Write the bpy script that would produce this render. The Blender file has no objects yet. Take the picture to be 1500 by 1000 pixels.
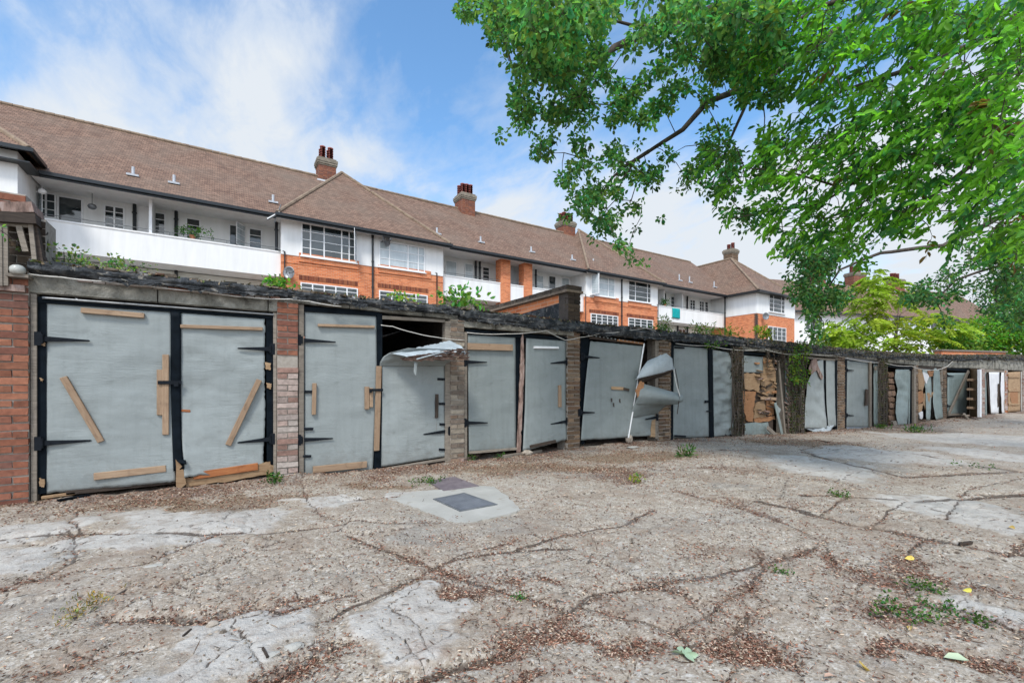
import bpy, math, random
import numpy as np
from mathutils import Vector, Matrix, noise
random.seed(7); rng = np.random.default_rng(11)
scene = bpy.context.scene
COL = bpy.data.collections.new("scene_objects"); scene.collection.children.link(COL)

# ------------------------------------------------------------ camera frame (used to survey positions)
F, CX, HY, CAMZ = 667.0, 750.0, 565.0, 1.2
S_, C_ = 0.537, 0.8436
def ray(px, py):
    a = (px-CX)/F; b = (HY-py)/F
    return (a*C_+S_, -a*S_+C_, b)
def at_depth(px, py, Z):
    r = ray(px, py); return Vector((r[0]*Z, r[1]*Z, CAMZ+r[2]*Z))
def on_y(px, py, Y):                      # point on the vertical plane y=Y
    r = ray(px, py); t = Y/r[1]; return (r[0]*t, CAMZ+r[2]*t)
def on_ground(px, py, z=0.0):
    r = ray(px, py); t = (z-CAMZ)/r[2]; return Vector((r[0]*t, r[1]*t, z))
def nz(x, y=0.0, z=0.0): return noise.noise(Vector((x, y, z)))
def smooth(a, b, x):
    t = min(1, max(0, (x-a)/(b-a))); return t*t*(3-2*t)
def lerp(a, b, t): return a+(b-a)*t

# ------------------------------------------------------------ object helpers
def tag(o, label=None, cat=None, group=None, kind=None):
    if label: o['label'] = label
    if cat: o['category'] = cat
    if group: o['group'] = group
    if kind: o['kind'] = kind
    return o
def empty(name, loc=(0,0,0), rz=0.0, label=None, cat=None, group=None):
    o = bpy.data.objects.new(name, None); COL.objects.link(o)
    o.location = loc; o.rotation_euler = (0,0,rz); o.empty_display_size = .3
    return tag(o, label, cat, group)

def metric_uv(me):
    n = len(me.loops)
    if n == 0: return
    uv = me.uv_layers.new(name="UVMap")
    co = np.empty(len(me.vertices)*3, dtype=np.float32); me.vertices.foreach_get('co', co); co = co.reshape(-1,3)
    vi = np.empty(n, dtype=np.int32); me.loops.foreach_get('vertex_index', vi)
    nf = len(me.polygons)
    tot = np.empty(nf, dtype=np.int32); me.polygons.foreach_get('loop_total', tot)
    nr = np.empty(nf*3, dtype=np.float32); me.polygons.foreach_get('normal', nr); nr = nr.reshape(-1,3)
    nl = np.repeat(nr, tot, axis=0)
    t = np.stack([-nl[:,1], nl[:,0], np.zeros(n)], 1)
    ln = np.linalg.norm(t, axis=1); flat = ln < 0.05
    t[flat] = (1,0,0); ln[flat] = 1; t /= ln[:,None]
    b = np.cross(nl, t); b[b[:,2]<0] *= -1
    b[flat] = (0,1,0)
    p = co[vi]
    u = (p*t).sum(1); v = (p*b).sum(1)
    uv.data.foreach_set('uv', np.stack([u,v],1).astype(np.float32).ravel())

class MB:
    def __init__(s): s.v=[]; s.f=[]; s.c=[]; s.col=(1,1,1); s.m=[]; s.mi=0
    def face(s, idx):
        s.f.append(tuple(idx)); s.c.append(s.col); s.m.append(s.mi)
    def add(s, vs, fs):
        b = len(s.v); s.v.extend([tuple(v) for v in vs])
        for f in fs: s.face([i+b for i in f])
        return s
    def box(s, x0,x1,y0,y1,z0,z1, jit=0.0):
        if x0>x1: x0,x1=x1,x0
        if y0>y1: y0,y1=y1,y0
        if z0>z1: z0,z1=z1,z0
        vs=[(x,y,z) for z in (z0,z1) for y in (y0,y1) for x in (x0,x1)]
        if jit: vs=[tuple(c+random.uniform(-jit,jit) for c in v) for v in vs]
        return s.add(vs, [(0,2,3,1),(4,5,7,6),(0,1,5,4),(2,6,7,3),(0,4,6,2),(1,3,7,5)])
    def prism(s, pts, y0, y1):            # pts: (x,z) outline, extruded along y (y0 = front)
        n=len(pts); a=sum(pts[i][0]*pts[(i+1)%n][1]-pts[(i+1)%n][0]*pts[i][1] for i in range(n))
        if a<0: pts=pts[::-1]
        vs=[(p[0],y0,p[1]) for p in pts]+[(p[0],y1,p[1]) for p in pts]
        fs=[tuple(range(n)), tuple(range(2*n-1,n-1,-1))]+[(i,i+n,(i+1)%n+n,(i+1)%n) for i in range(n)]
        return s.add(vs, fs)
    def grid(s, P, th=None):              # P[j][i] of Vectors; th = thickness vector -> closed slab
        nj=len(P); ni=len(P[0]); b=len(s.v)
        for r in P:
            for p in r: s.v.append(tuple(p))
        for j in range(nj-1):
            for i in range(ni-1):
                a=b+j*ni+i; s.face((a,a+1,a+ni+1,a+ni))
        if th is not None:
            b2=len(s.v); th=Vector(th)
            for r in P:
                for p in r: s.v.append(tuple(Vector(p)+th))
            for j in range(nj-1):
                for i in range(ni-1):
                    a=b2+j*ni+i; s.face((a,a+ni,a+ni+1,a+1))
            per=[i for i in range(ni)]+[j*ni+ni-1 for j in range(1,nj)]+[(nj-1)*ni+i for i in range(ni-2,-1,-1)]+[j*ni for j in range(nj-2,0,-1)]
            for k in range(len(per)):
                p,q=per[k],per[(k+1)%len(per)]; s.face((b+q,b+p,b2+p,b2+q))
        return s
    def tube(s, pts, r, seg=6, cap=True):
        pts=[Vector(p) for p in pts]; n=len(pts)
        if not isinstance(r,(list,tuple)): r=[r]*n
        b=len(s.v); up=Vector((0,0,1)); prev=None
        for k,p in enumerate(pts):
            d=(pts[min(k+1,n-1)]-pts[max(k-1,0)])
            if d.length<1e-9: d=Vector((0,0,1))
            d.normalize()
            if prev is None:
                x=d.cross(up); 
                if x.length<.05: x=d.cross(Vector((1,0,0)))
            else: x=prev-d*prev.dot(d)
            if x.length<1e-6: x=d.orthogonal()
            x.normalize(); prev=x; y=d.cross(x)
            for q in range(seg):
                a=2*math.pi*q/seg; s.v.append(tuple(p+x*(math.cos(a)*r[k])+y*(math.sin(a)*r[k])))
        for k in range(n-1):
            for q in range(seg):
                a=b+k*seg+q; c=b+k*seg+(q+1)%seg; s.face((a,c,c+seg,a+seg))
        if cap:
            s.face([b+q for q in range(seg)][::-1]); s.face([b+(n-1)*seg+q for q in range(seg)])
        return s
    def lathe(s, prof, cx, cy, seg=12):   # prof: (r,z)
        b=len(s.v); n=len(prof)
        for r,z in prof:
            for q in range(seg):
                a=2*math.pi*q/seg; s.v.append((cx+r*math.cos(a),cy+r*math.sin(a),z))
        for k in range(n-1):
            for q in range(seg):
                a=b+k*seg+q; c=b+k*seg+(q+1)%seg; s.face((a,c,c+seg,a+seg))
        s.face([b+(n-1)*seg+q for q in range(seg)]); s.face([b+q for q in range(seg)][::-1])
        return s
    def build(s, name, mats, parent=None, smooth_=False, label=None, **kw):
        me=bpy.data.meshes.new(name); me.from_pydata(s.v,[],s.f)
        if not isinstance(mats,(list,tuple)): mats=[mats]
        for m in mats: me.materials.append(m)
        if len(mats)>1: me.polygons.foreach_set('material_index', s.m)
        if s.f:
            at=me.color_attributes.new('Col','FLOAT_COLOR','CORNER'); d=[]
            for f,c in zip(s.f,s.c): d.extend(list((c[0],c[1],c[2],1.0))*len(f))
            at.data.foreach_set('color', d)
        if smooth_: me.polygons.foreach_set('use_smooth',[True]*len(me.polygons))
        me.update(); metric_uv(me)
        o=bpy.data.objects.new(name,me); COL.objects.link(o)
        if parent: o.parent=parent
        if label: o['label']=label
        if kw: tag(o,**kw)
        return o

# ------------------------------------------------------------ materials
def lin(c):
    return tuple(((x/12.92) if x<=.04045 else ((x+.055)/1.055)**2.4) for x in c)
def hexl(h): return lin(tuple(int(h[i:i+2],16)/255 for i in (0,2,4)))
class NT:
    def __init__(s, name):
        s.mat=bpy.data.materials.new(name); s.mat.use_nodes=True; s.t=s.mat.node_tree; s.n=s.t.nodes; s.l=s.t.links
        s.bsdf=s.n['Principled BSDF']; s.out=s.n['Material Output']
    def new(s, typ, **kw):
        n=s.n.new(typ)
        for k,v in kw.items():
            if k.startswith('i_'): n.inputs[k[2:].replace('_',' ')].default_value=v
            else: setattr(n,k,v)
        return n
    def link(s,a,b): s.l.new(a,b)
    def coord(s, which='Object', scale=(1,1,1), rot=(0,0,0)):
        tc=s.new('ShaderNodeTexCoord'); mp=s.new('ShaderNodeMapping'); mp.inputs['Scale'].default_value=scale; mp.inputs['Rotation'].default_value=rot
        s.link(tc.outputs[which],mp.inputs['Vector']); return mp.outputs['Vector']
    def noise(s, vec, scale, detail=4, rough=.55, dist=0):
        n=s.new('ShaderNodeTexNoise'); n.inputs['Scale'].default_value=scale; n.inputs['Detail'].default_value=detail
        n.inputs['Roughness'].default_value=rough; n.inputs['Distortion'].default_value=dist
        s.link(vec,n.inputs['Vector']); return n.outputs['Fac']
    def ramp(s, fac, stops, interp='LINEAR'):
        r=s.new('ShaderNodeValToRGB'); e=r.color_ramp.elements; r.color_ramp.interpolation=interp
        while len(e)<len(stops): e.new(.5)
        for k,(p,c) in enumerate(stops):
            e[k].position=p; e[k].color=(c,c,c,1) if isinstance(c,(int,float)) else (*c,1)
        s.link(fac,r.inputs['Fac']); return r.outputs['Color']
    def mix(s, fac, a, b, mode='MIX'):
        m=s.new('ShaderNodeMix',data_type='RGBA',blend_type=mode)
        for inp,v in ((m.inputs[0],fac),(m.inputs[6],a),(m.inputs[7],b)):
            if isinstance(v,(int,float)): inp.default_value=v
            elif isinstance(v,tuple): inp.default_value=(*v,1)
            else: s.link(v,inp)
        return m.outputs[2]
    def math(s, op, a, b=0.0):
        m=s.new('ShaderNodeMath',operation=op)
        for inp,v in ((m.inputs[0],a),(m.inputs[1],b)):
            if isinstance(v,(int,float)): inp.default_value=v
            else: s.link(v,inp)
        return m.outputs[0]
    def bump(s, h, strength=.3, dist=.01, normal=None):
        b=s.new('ShaderNodeBump'); b.inputs['Strength'].default_value=strength; b.inputs['Distance'].default_value=dist
        s.link(h,b.inputs['Height'])
        if normal is not None: s.link(normal,b.inputs['Normal'])
        return b.outputs['Normal']
    def finish(s, color=None, rough=.8, normal=None, metallic=0.0, spec=.5):
        if color is not None:
            if isinstance(color,tuple): s.bsdf.inputs['Base Color'].default_value=(*color,1)
            else: s.link(color,s.bsdf.inputs['Base Color'])
        if isinstance(rough,(int,float)): s.bsdf.inputs['Roughness'].default_value=rough
        else: s.link(rough,s.bsdf.inputs['Roughness'])
        s.bsdf.inputs['Metallic'].default_value=metallic; s.bsdf.inputs['Specular IOR Level'].default_value=spec
        if normal is not None: s.link(normal,s.bsdf.inputs['Normal'])
        return s.mat
def pmat(name, c1, c2, scale=6, rough=.8, bump=.3, bscale=40, bdist=.005, stretch=(1,1,1), c3=None, metallic=0, spots=None, col=False, spec=.4):
    t=NT(name); v=t.coord('Object',stretch)
    f=t.noise(v,scale,6,.6,.3)
    st=[(.3,c1),(.7,c2)] if c3 is None else [(.28,c1),(.5,c2),(.72,c3)]
    c=t.ramp(f,st)
    if spots:
        sc,thr,pc=spots; g=t.noise(v,sc,5,.6,.5); c=t.mix(t.ramp(g,[(thr,0.0),(thr+.05,1.0)]),c,pc)
    if col:
        a=t.new('ShaderNodeVertexColor',layer_name='Col'); c=t.mix(1.0,c,a.outputs['Color'],'MULTIPLY')
    b=t.noise(v,bscale,4,.6)
    return t.finish(c,rough,t.bump(b,bump,bdist),metallic,spec)

M={}
# painted bitumen/metal sheet on the garage doors
def sheetmat(name, c1, c2, wr=.35, dirt=.3):
    t=NT(name); v=t.coord('Object')
    big=t.noise(v,1.3,5,.6,.6)
    c=t.ramp(big,[(.3,c1),(.7,c2)])
    stain=t.noise(t.coord('Object',(14,14,1.1)),1.0,5,.6,.2)
    c=t.mix(t.math('MULTIPLY',t.ramp(stain,[(.5,0.0),(.78,1.0)]),dirt),c,(c1[0]*.5,c1[1]*.5,c1[2]*.48))
    fine=t.noise(v,90,3,.6); c=t.mix(t.math('MULTIPLY',t.ramp(fine,[(.62,0.0),(.75,1.0)]),.25),c,(c2[0]*1.5,c2[1]*1.5,c2[2]*1.5))
    oi=t.new('ShaderNodeObjectInfo'); c=t.mix(t.math('MULTIPLY',oi.outputs['Random'],.30),c,(c1[0]*.72,c1[1]*.74,c1[2]*.74))
    sx=t.new('ShaderNodeSeparateXYZ'); t.link(t.coord('Object'),sx.inputs[0]); sp=t.noise(t.coord('Object'),7,5,.7,.4)
    foot=t.math('ADD',t.math('SUBTRACT',.42,sx.outputs['Z']),t.math('MULTIPLY',t.math('SUBTRACT',sp,.5),1.3)); c=t.mix(t.ramp(foot,[(.1,0.0),(.75,.55)]),c,(.12,.10,.08))
    blot=t.noise(t.coord('Object',(1,1,1.6)),4.5,7,.72,.8); c=t.mix(t.ramp(blot,[(.56,0.0),(.72,.45)]),c,(c1[0]*.62,c1[1]*.62,c1[2]*.6)); c=t.mix(t.ramp(blot,[(.28,.35),(.42,0.0)]),c,(c2[0]*1.25,c2[1]*1.25,c2[2]*1.25))
    rst=t.noise(t.coord('Object',(22,22,1.4)),1.0,6,.7,.3); c=t.mix(t.math('MULTIPLY',t.ramp(rst,[(.62,0.0),(.72,.55)]),t.ramp(t.noise(v,1.1,2,.5),[(.5,0.0),(.6,1.0)])),c,(.15,.10,.07)); gate=t.ramp(t.noise(v,1.9,2,.5),[(.42,.12),(.62,1.0)])
    w1=t.math('MULTIPLY',t.noise(t.coord('Object',(1.2,1.2,9)),2.4,5,.65,1.4),gate)
    w2=t.noise(t.coord('Object',(2,2,2)),1.2,4,.5,.5)
    n=t.bump(w1,wr*1.0,.022); n=t.bump(w2,.2,.05,n); n=t.bump(fine,.12,.002,n)
    return t.finish(c,.44,n,0,.35)
M['sheet']=sheetmat('grey_sheet',(.23,.256,.254),(.29,.318,.314),.35,.2)
M['sheet_mid']=sheetmat('darker_grey_sheet',(.185,.212,.210),(.24,.268,.265),.3,.3)  # slightly darker copy of the grey sheet, used on the middle bays
M['sheet_pale']=sheetmat('pale_sheet',(.31,.355,.38),(.41,.455,.48),.5)  # paler copy of the sheet; light on the peeled flap put into its colour
M['sheet_green']=sheetmat('greenish_sheet',(.20,.25,.245),(.27,.32,.31),.5,.5)
M['sheet_white']=sheetmat('white_sheet',(.62,.62,.64),(.75,.75,.75),.25,.35)
M['tape']=pmat('black_tape',(.002,.004,.006),(.006,.010,.015),8,.6,.3,25,spec=.07)
M['iron']=pmat('black_iron',(.006,.008,.011),(.010,.013,.018),30,.6,.3,60,metallic=0,spec=.12)
def woodmat(name,c1,c2,rough=.75):
    t=NT(name); v=t.coord('UV',(3,30,1)); f=t.noise(v,1.6,6,.6,.8); c=t.ramp(f,[(.3,c1),(.7,c2)])
    oi=t.new('ShaderNodeObjectInfo'); c=t.mix(t.math('MULTIPLY',oi.outputs['Random'],.45),c,tuple(x*.6 for x in c1)); k=t.noise(t.coord('Object'),9,4,.6,.5); c=t.mix(t.ramp(k,[(.55,0.0),(.75,.6)]),c,tuple(x*.45 for x in c1))
    return t.finish(c,rough,t.bump(f,.35,.004),0,.3)
M['wood']=woodmat('batten_wood',(.27,.175,.11),(.42,.30,.20))
M['wood_grey']=woodmat('weathered_wood',(.15,.125,.10),(.30,.26,.215))
M['wood_red']=woodmat('reddish_wood',(.26,.085,.03),(.40,.16,.06))
M['wood_ply']=woodmat('torn_plywood',(.23,.135,.07),(.43,.30,.18))
M['wood_orange']=woodmat('orange_plywood',(.25,.115,.05),(.42,.22,.11))
M['wood_dark']=woodmat('dark_wood',(.028,.02,.015),(.09,.065,.05))
M['rot']=pmat('rotten_wood',(.05,.03,.025),(.24,.16,.13),14,.9,.8,30,.02,(1,1,.3),c3=(.36,.28,.25))
M['concrete']=pmat('lintel_concrete',(.06,.057,.048),(.21,.20,.17),5,.95,.9,35,.02,c3=(.37,.355,.31),spots=(4.3,.60,(.05,.048,.042)))
M['felt']=pmat('roof_felt',(.012,.014,.016),(.042,.046,.05),6,.85,.9,30,.03,c3=(.15,.15,.15),spots=(11,.6,(.20,.185,.16)),spec=.2)
M['mortar']=pmat('mortar',(.24,.21,.18),(.40,.36,.31),20,.95,.5,60)
M['brick']=pmat('pier_brick',(.55,.55,.55),(1,1,1),22,.9,.5,70,.004,col=True)
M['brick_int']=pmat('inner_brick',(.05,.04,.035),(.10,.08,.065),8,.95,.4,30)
M['stone']=pmat('stone',(.22,.18,.14),(.48,.42,.35),12,.9,.6,30,.01)
M['moss']=pmat('moss',(.03,.045,.012),(.09,.085,.035),30,.95,.9,60,.01,c3=(.14,.11,.07))
M['rubble']=pmat('rubble',(.12,.10,.08),(.28,.24,.20),18,.95,.8,40,.01,col=True)
M['cap']=pmat('chimney_cap_stone',(.13,.115,.09),(.27,.23,.18),5,.95,.6,20)
M['paint_white']=pmat('white_render',(.70,.70,.685),(.80,.80,.79),2.2,.8,.1,30,stretch=(1.6,1.6,.22),spots=None)
M['paint_cream']=pmat('cream_render',(.60,.60,.54),(.70,.70,.64),2,.8,.1,30)
M['frame_white']=pmat('white_window_paint',(.72,.73,.74),(.8,.8,.8),10,.5,.05,30)
M['black_paint']=pmat('black_gutter_paint',(.008,.011,.014),(.018,.022,.026),6,.35,.05,30)
M['lead']=pmat('lead_flashing',(.35,.37,.4),(.5,.52,.55),10,.6,.1,30)
M['teal']=pmat('teal_cloth',(.0,.27,.28),(.005,.36,.36),8,.9,.5,60)
M['cable']=pmat('white_cable',(.42,.40,.36),(.6,.58,.54),20,.6,.05,30)
M['lampglass']=pmat('lamp_glass',(.30,.30,.27),(.5,.5,.46),10,.25,.05,30)
M['metal_grey']=pmat('grey_metal',(.16,.17,.18),(.26,.27,.28),12,.45,.2,50,metallic=.6)
M['plate']=pmat('steel_plate',(.125,.10,.11),(.20,.165,.17),9,.75,.25,50,metallic=.1)
M['pot']=pmat('chimney_pot_clay',(.24,.06,.045),(.34,.10,.075),10,.8,.2,30,col=True)
M['plaster_pot']=pmat('terracotta_pot',(.3,.12,.06),(.4,.18,.1),10,.8,.2,30)
def glassmat():
    t=NT('window_glass'); v=t.coord('Object'); f=t.noise(v,.9,3,.5,.3)
    c=t.ramp(f,[(.35,(.012,.018,.02)),(.7,(.06,.075,.08))])
    return t.finish(c,.06,t.bump(t.noise(v,2.2,2),.06,.05),0,.9)
M['glass']=glassmat()
M['glass_pale']=pmat('curtain_and_reflection_glass',(.34,.40,.43),(.50,.55,.57),1.6,.12,.0,10,stretch=(4,4,1),spec=.8)  # pale colour stands for reflected sky as well as curtains
def brickwall():
    t=NT('orange_brick_wall'); v=t.coord('UV')
    b=t.new('ShaderNodeTexBrick'); b.inputs['Scale'].default_value=1; b.inputs['Brick Width'].default_value=.225; b.inputs['Row Height'].default_value=.075
    b.inputs['Mortar Size'].default_value=.006; b.inputs['Mortar Smooth'].default_value=.2; b.inputs['Bias'].default_value=-.1
    b.inputs['Color1'].default_value=(.68,.22,.085,1); b.inputs['Color2'].default_value=(.45,.11,.036,1); b.inputs['Mortar'].default_value=(.50,.36,.26,1)
    t.link(v,b.inputs['Vector'])
    f=t.noise(t.coord('Object'),1.1,5,.6,.4); c=t.mix(t.ramp(f,[(.45,0.0),(.75,.4)]),b.outputs['Color'],(.68,.33,.17))
    f2=t.noise(t.coord('Object',(3,3,.5)),1.5,4,.6); c=t.mix(t.ramp(f2,[(.62,0.0),(.85,.4)]),c,(.22,.09,.05))
    return t.finish(c,.9,t.bump(b.outputs['Fac'],-.4,.004),0,.3)
M['brickwall']=brickwall()
def rooftile(name='roof_tiles', dark=1.0):
    t=NT(name); v=t.coord('UV')
    b=t.new('ShaderNodeTexBrick'); b.inputs['Scale'].default_value=1; b.inputs['Brick Width'].default_value=.19; b.inputs['Row Height'].default_value=.13
    b.inputs['Mortar Size'].default_value=.012; b.inputs['Mortar Smooth'].default_value=.6; b.inputs['Bias'].default_value=0
    k=dark
    b.inputs['Color1'].default_value=(.265*k,.163*k,.112*k,1); b.inputs['Color2'].default_value=(.15*k,.088*k,.06*k,1); b.inputs['Mortar'].default_value=(.045,.03,.026,1)
    t.link(v,b.inputs['Vector'])
    f=t.noise(t.coord('Object'),.5,5,.6,.3); c=t.mix(t.ramp(f,[(.4,0.0),(.75,.55)]),b.outputs['Color'],(.19,.15,.115))
    f3=t.noise(t.coord('UV',(5,1,1)),2.5,4,.7); c=t.mix(t.ramp(f3,[(.55,0.0),(.8,.5)]),c,(.09,.06,.055))
    sp=t.noise(t.coord('UV'),14,3,.7); c=t.mix(t.ramp(sp,[(.64,0.0),(.72,.6)]),c,(.30,.24,.17)); c=t.mix(t.ramp(t.noise(t.coord('UV'),5,5,.75),[(.30,.6),(.42,0.0)]),c,(.07,.05,.045))
    # tile courses overlap: saw-tooth height up the slope
    sx=t.new('ShaderNodeSeparateXYZ'); t.link(v,sx.inputs[0])
    saw=t.math('FRACT',t.math('DIVIDE',sx.outputs['Y'],.13)); h=t.math('SUBTRACT',1.0,saw)
    n=t.bump(h,.9,.03); n=t.bump(b.outputs['Fac'],-.6,.012,n)
    return t.finish(c,.9,n,0,.25)
M['tiles']=rooftile()
M['ridge']=pmat('ridge_tiles',(.17,.12,.085),(.28,.21,.145),3,.9,.4,20,spots=(5,.6,(.15,.10,.08)))
def leafmat(name, tr=.45, sat=1.0):
    t=NT(name); a=t.new('ShaderNodeVertexColor',layer_name='Col')
    tl=t.new('ShaderNodeBsdfTranslucent'); mx=t.new('ShaderNodeMixShader')
    mulc=t.mix(1.0,a.outputs['Color'],(1.25,1.35,.6),'MULTIPLY')
    t.link(a.outputs['Color'],t.bsdf.inputs['Base Color']); t.bsdf.inputs['Roughness'].default_value=.55; t.bsdf.inputs['Specular IOR Level'].default_value=.25
    t.link(mulc,tl.inputs['Color']); mx.inputs[0].default_value=tr
    t.link(t.bsdf.outputs[0],mx.inputs[1]); t.link(tl.outputs[0],mx.inputs[2]); t.link(mx.outputs[0],t.out.inputs['Surface'])
    return t.mat
M['leaf']=leafmat('leaf_green',.5); M['leaf_bright']=leafmat('leaf_bright',.6)
M['bark']=pmat('bark',(.035,.028,.022),(.10,.08,.065),10,.95,.8,25,.02,(1,1,.3))
M['bark_pale']=pmat('pale_bark',(.06,.05,.045),(.17,.14,.125),12,.95,.6,25,.01)
M['litter']=leafmat('dry_leaf',.12)

# ------------------------------------------------------------ leaves
def hsvjit(base, n, v=.25, h=.08):
    base=np.array(base); out=np.repeat(base[None,:],n,0)
    k=1+rng.normal(0,v,n); k=np.clip(k,.45,1.8); out=out*k[:,None]
    y=rng.normal(0,h,n); out[:,0]*=np.clip(1+y*4,.4,2.2); out[:,2]*=np.clip(1-y*2,.4,2)
    return np.clip(out,0,1)
def leaves_obj(name, pos, axis, size, colors, width=.5, parent=None, mat=None, fold=.18, label=None, **kw):
    """pos (N,3), axis (N,3) direction of the leaf, size (N,) length"""
    N=len(pos); ax=axis/np.linalg.norm(axis,axis=1)[:,None]
    r=rng.normal(size=(N,3)); r[:,2]+=1.2
    side=np.cross(ax,r); side/=np.linalg.norm(side,axis=1)[:,None]+1e-9
    up=np.cross(side,ax); s=size[:,None]; w=(size*width*.5)[:,None]; fo=(size*fold)[:,None]
    V=np.stack([pos, pos+ax*s*.28+side*w*.85+up*fo*.7, pos+ax*s*.68+side*w+up*fo*.6, pos+ax*s-up*fo*.5,
                pos+ax*s*.68-side*w+up*fo*.6, pos+ax*s*.28-side*w*.85+up*fo*.7],1).reshape(-1,3)
    base=(np.arange(N)*6)[:,None]
    Fc=np.concatenate([base+np.array([0,3,2,1]), base+np.array([0,5,4,3])],1).reshape(-1)
    nf=N*2
    me=bpy.data.meshes.new(name); me.vertices.add(N*6); me.loops.add(nf*4); me.polygons.add(nf)
    me.vertices.foreach_set('co',V.astype(np.float32).ravel())
    me.loops.foreach_set('vertex_index',Fc.astype(np.int32))
    me.polygons.foreach_set('loop_start',(np.arange(nf)*4).astype(np.int32))
    me.polygons.foreach_set('loop_total',np.full(nf,4,dtype=np.int32)) if hasattr(me.polygons[0],'loop_total') else None
    at=me.color_attributes.new('Col','FLOAT_COLOR','POINT')
    cc=np.concatenate([colors,np.ones((N,1))],1); at.data.foreach_set('color',np.repeat(cc,6,axis=0).astype(np.float32).ravel())
    me.materials.append(mat or M['leaf']); me.update(calc_edges=True); me.validate()
    o=bpy.data.objects.new(name,me); COL.objects.link(o)
    if parent: o.parent=parent
    if label: o['label']=label
    if kw: tag(o,**kw)
    return o
def clump_leaves(centres, radius, per, leaf, base, droop=.4, v=.25, dirbias=None, clumpv=.25):
    """leaf arrays for many little clumps"""
    c=np.asarray(centres); n=len(c)
    off=rng.normal(size=(n*per,3)); off/=np.linalg.norm(off,axis=1)[:,None]; rr=rng.random(n*per)**.5
    rad=np.repeat(np.broadcast_to(radius,(n,)),per); p=np.repeat(c,per,0)+off*(rr*rad)[:,None]
    ax=off*1.0+rng.normal(size=off.shape)*.55; ax[:,2]-=droop
    if dirbias is not None: ax+=np.array(dirbias)[None,:]
    s=leaf*(0.65+.6*rng.random(n*per))
    col=hsvjit(base,n*per,v); k=np.repeat(np.clip(1+rng.normal(0,clumpv,n),.5,1.6),per); col*=k[:,None]
    return p,ax,s,np.clip(col,0,1)
# ============================================================ GARAGE ROW
POST=[(-1.64,6.53),(.707,6.53),(3.14,6.53),(5.53,6.50),(7.91,6.40),(10.32,6.16),(12.67,6.02),(15.0,5.96),(17.37,5.77),(19.66,5.60),(21.99,5.43),(24.4,4.93),(26.7,4.77),(29.0,4.64),(31.4,4.50)]
TOPZ=[2.46,2.44,2.43,2.38,2.36,2.33,2.30,2.27,2.25,2.27,2.31,2.38,2.45,2.50,2.52]
LINZ=[2.12,2.14,2.15,2.06,2.08,2.07,2.0,1.98,1.93,1.86,1.82,1.80,1.80,1.80,1.80]
PIERPX=[None,(405.5,437),(660,680.5),(832,850),(965.5,983),(1075.5,1087.5),(1156,1179),(1228,1238),(1289,1299.5),(1342.5,1345),(1382,1387),(1437,1443),(1472,1476),(1499,1503),None]
PIERW=[(-.01,.0),(.0,.215),(-.06,.07),(-.0,.25),(-.11,.13),(-.11,.11),(-.15,.20),(-.1,.16),(-.11,.12),(-.08,.1),(-.08,.08),(-.07,.07),(-.07,.08),(-.07,.07),(-.07,.07)]
LIN=[(2.12,2.12),(2.26,2.22),(2.11,2.10),(2.17,2.14),(2.15,2.11),(2.02,2.0),(1.99,1.99),(2.03,1.94),(1.91,1.87),(1.86,1.84),(1.83,1.83),(1.82,1.82),(1.81,1.81),(1.81,1.81)]
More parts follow.
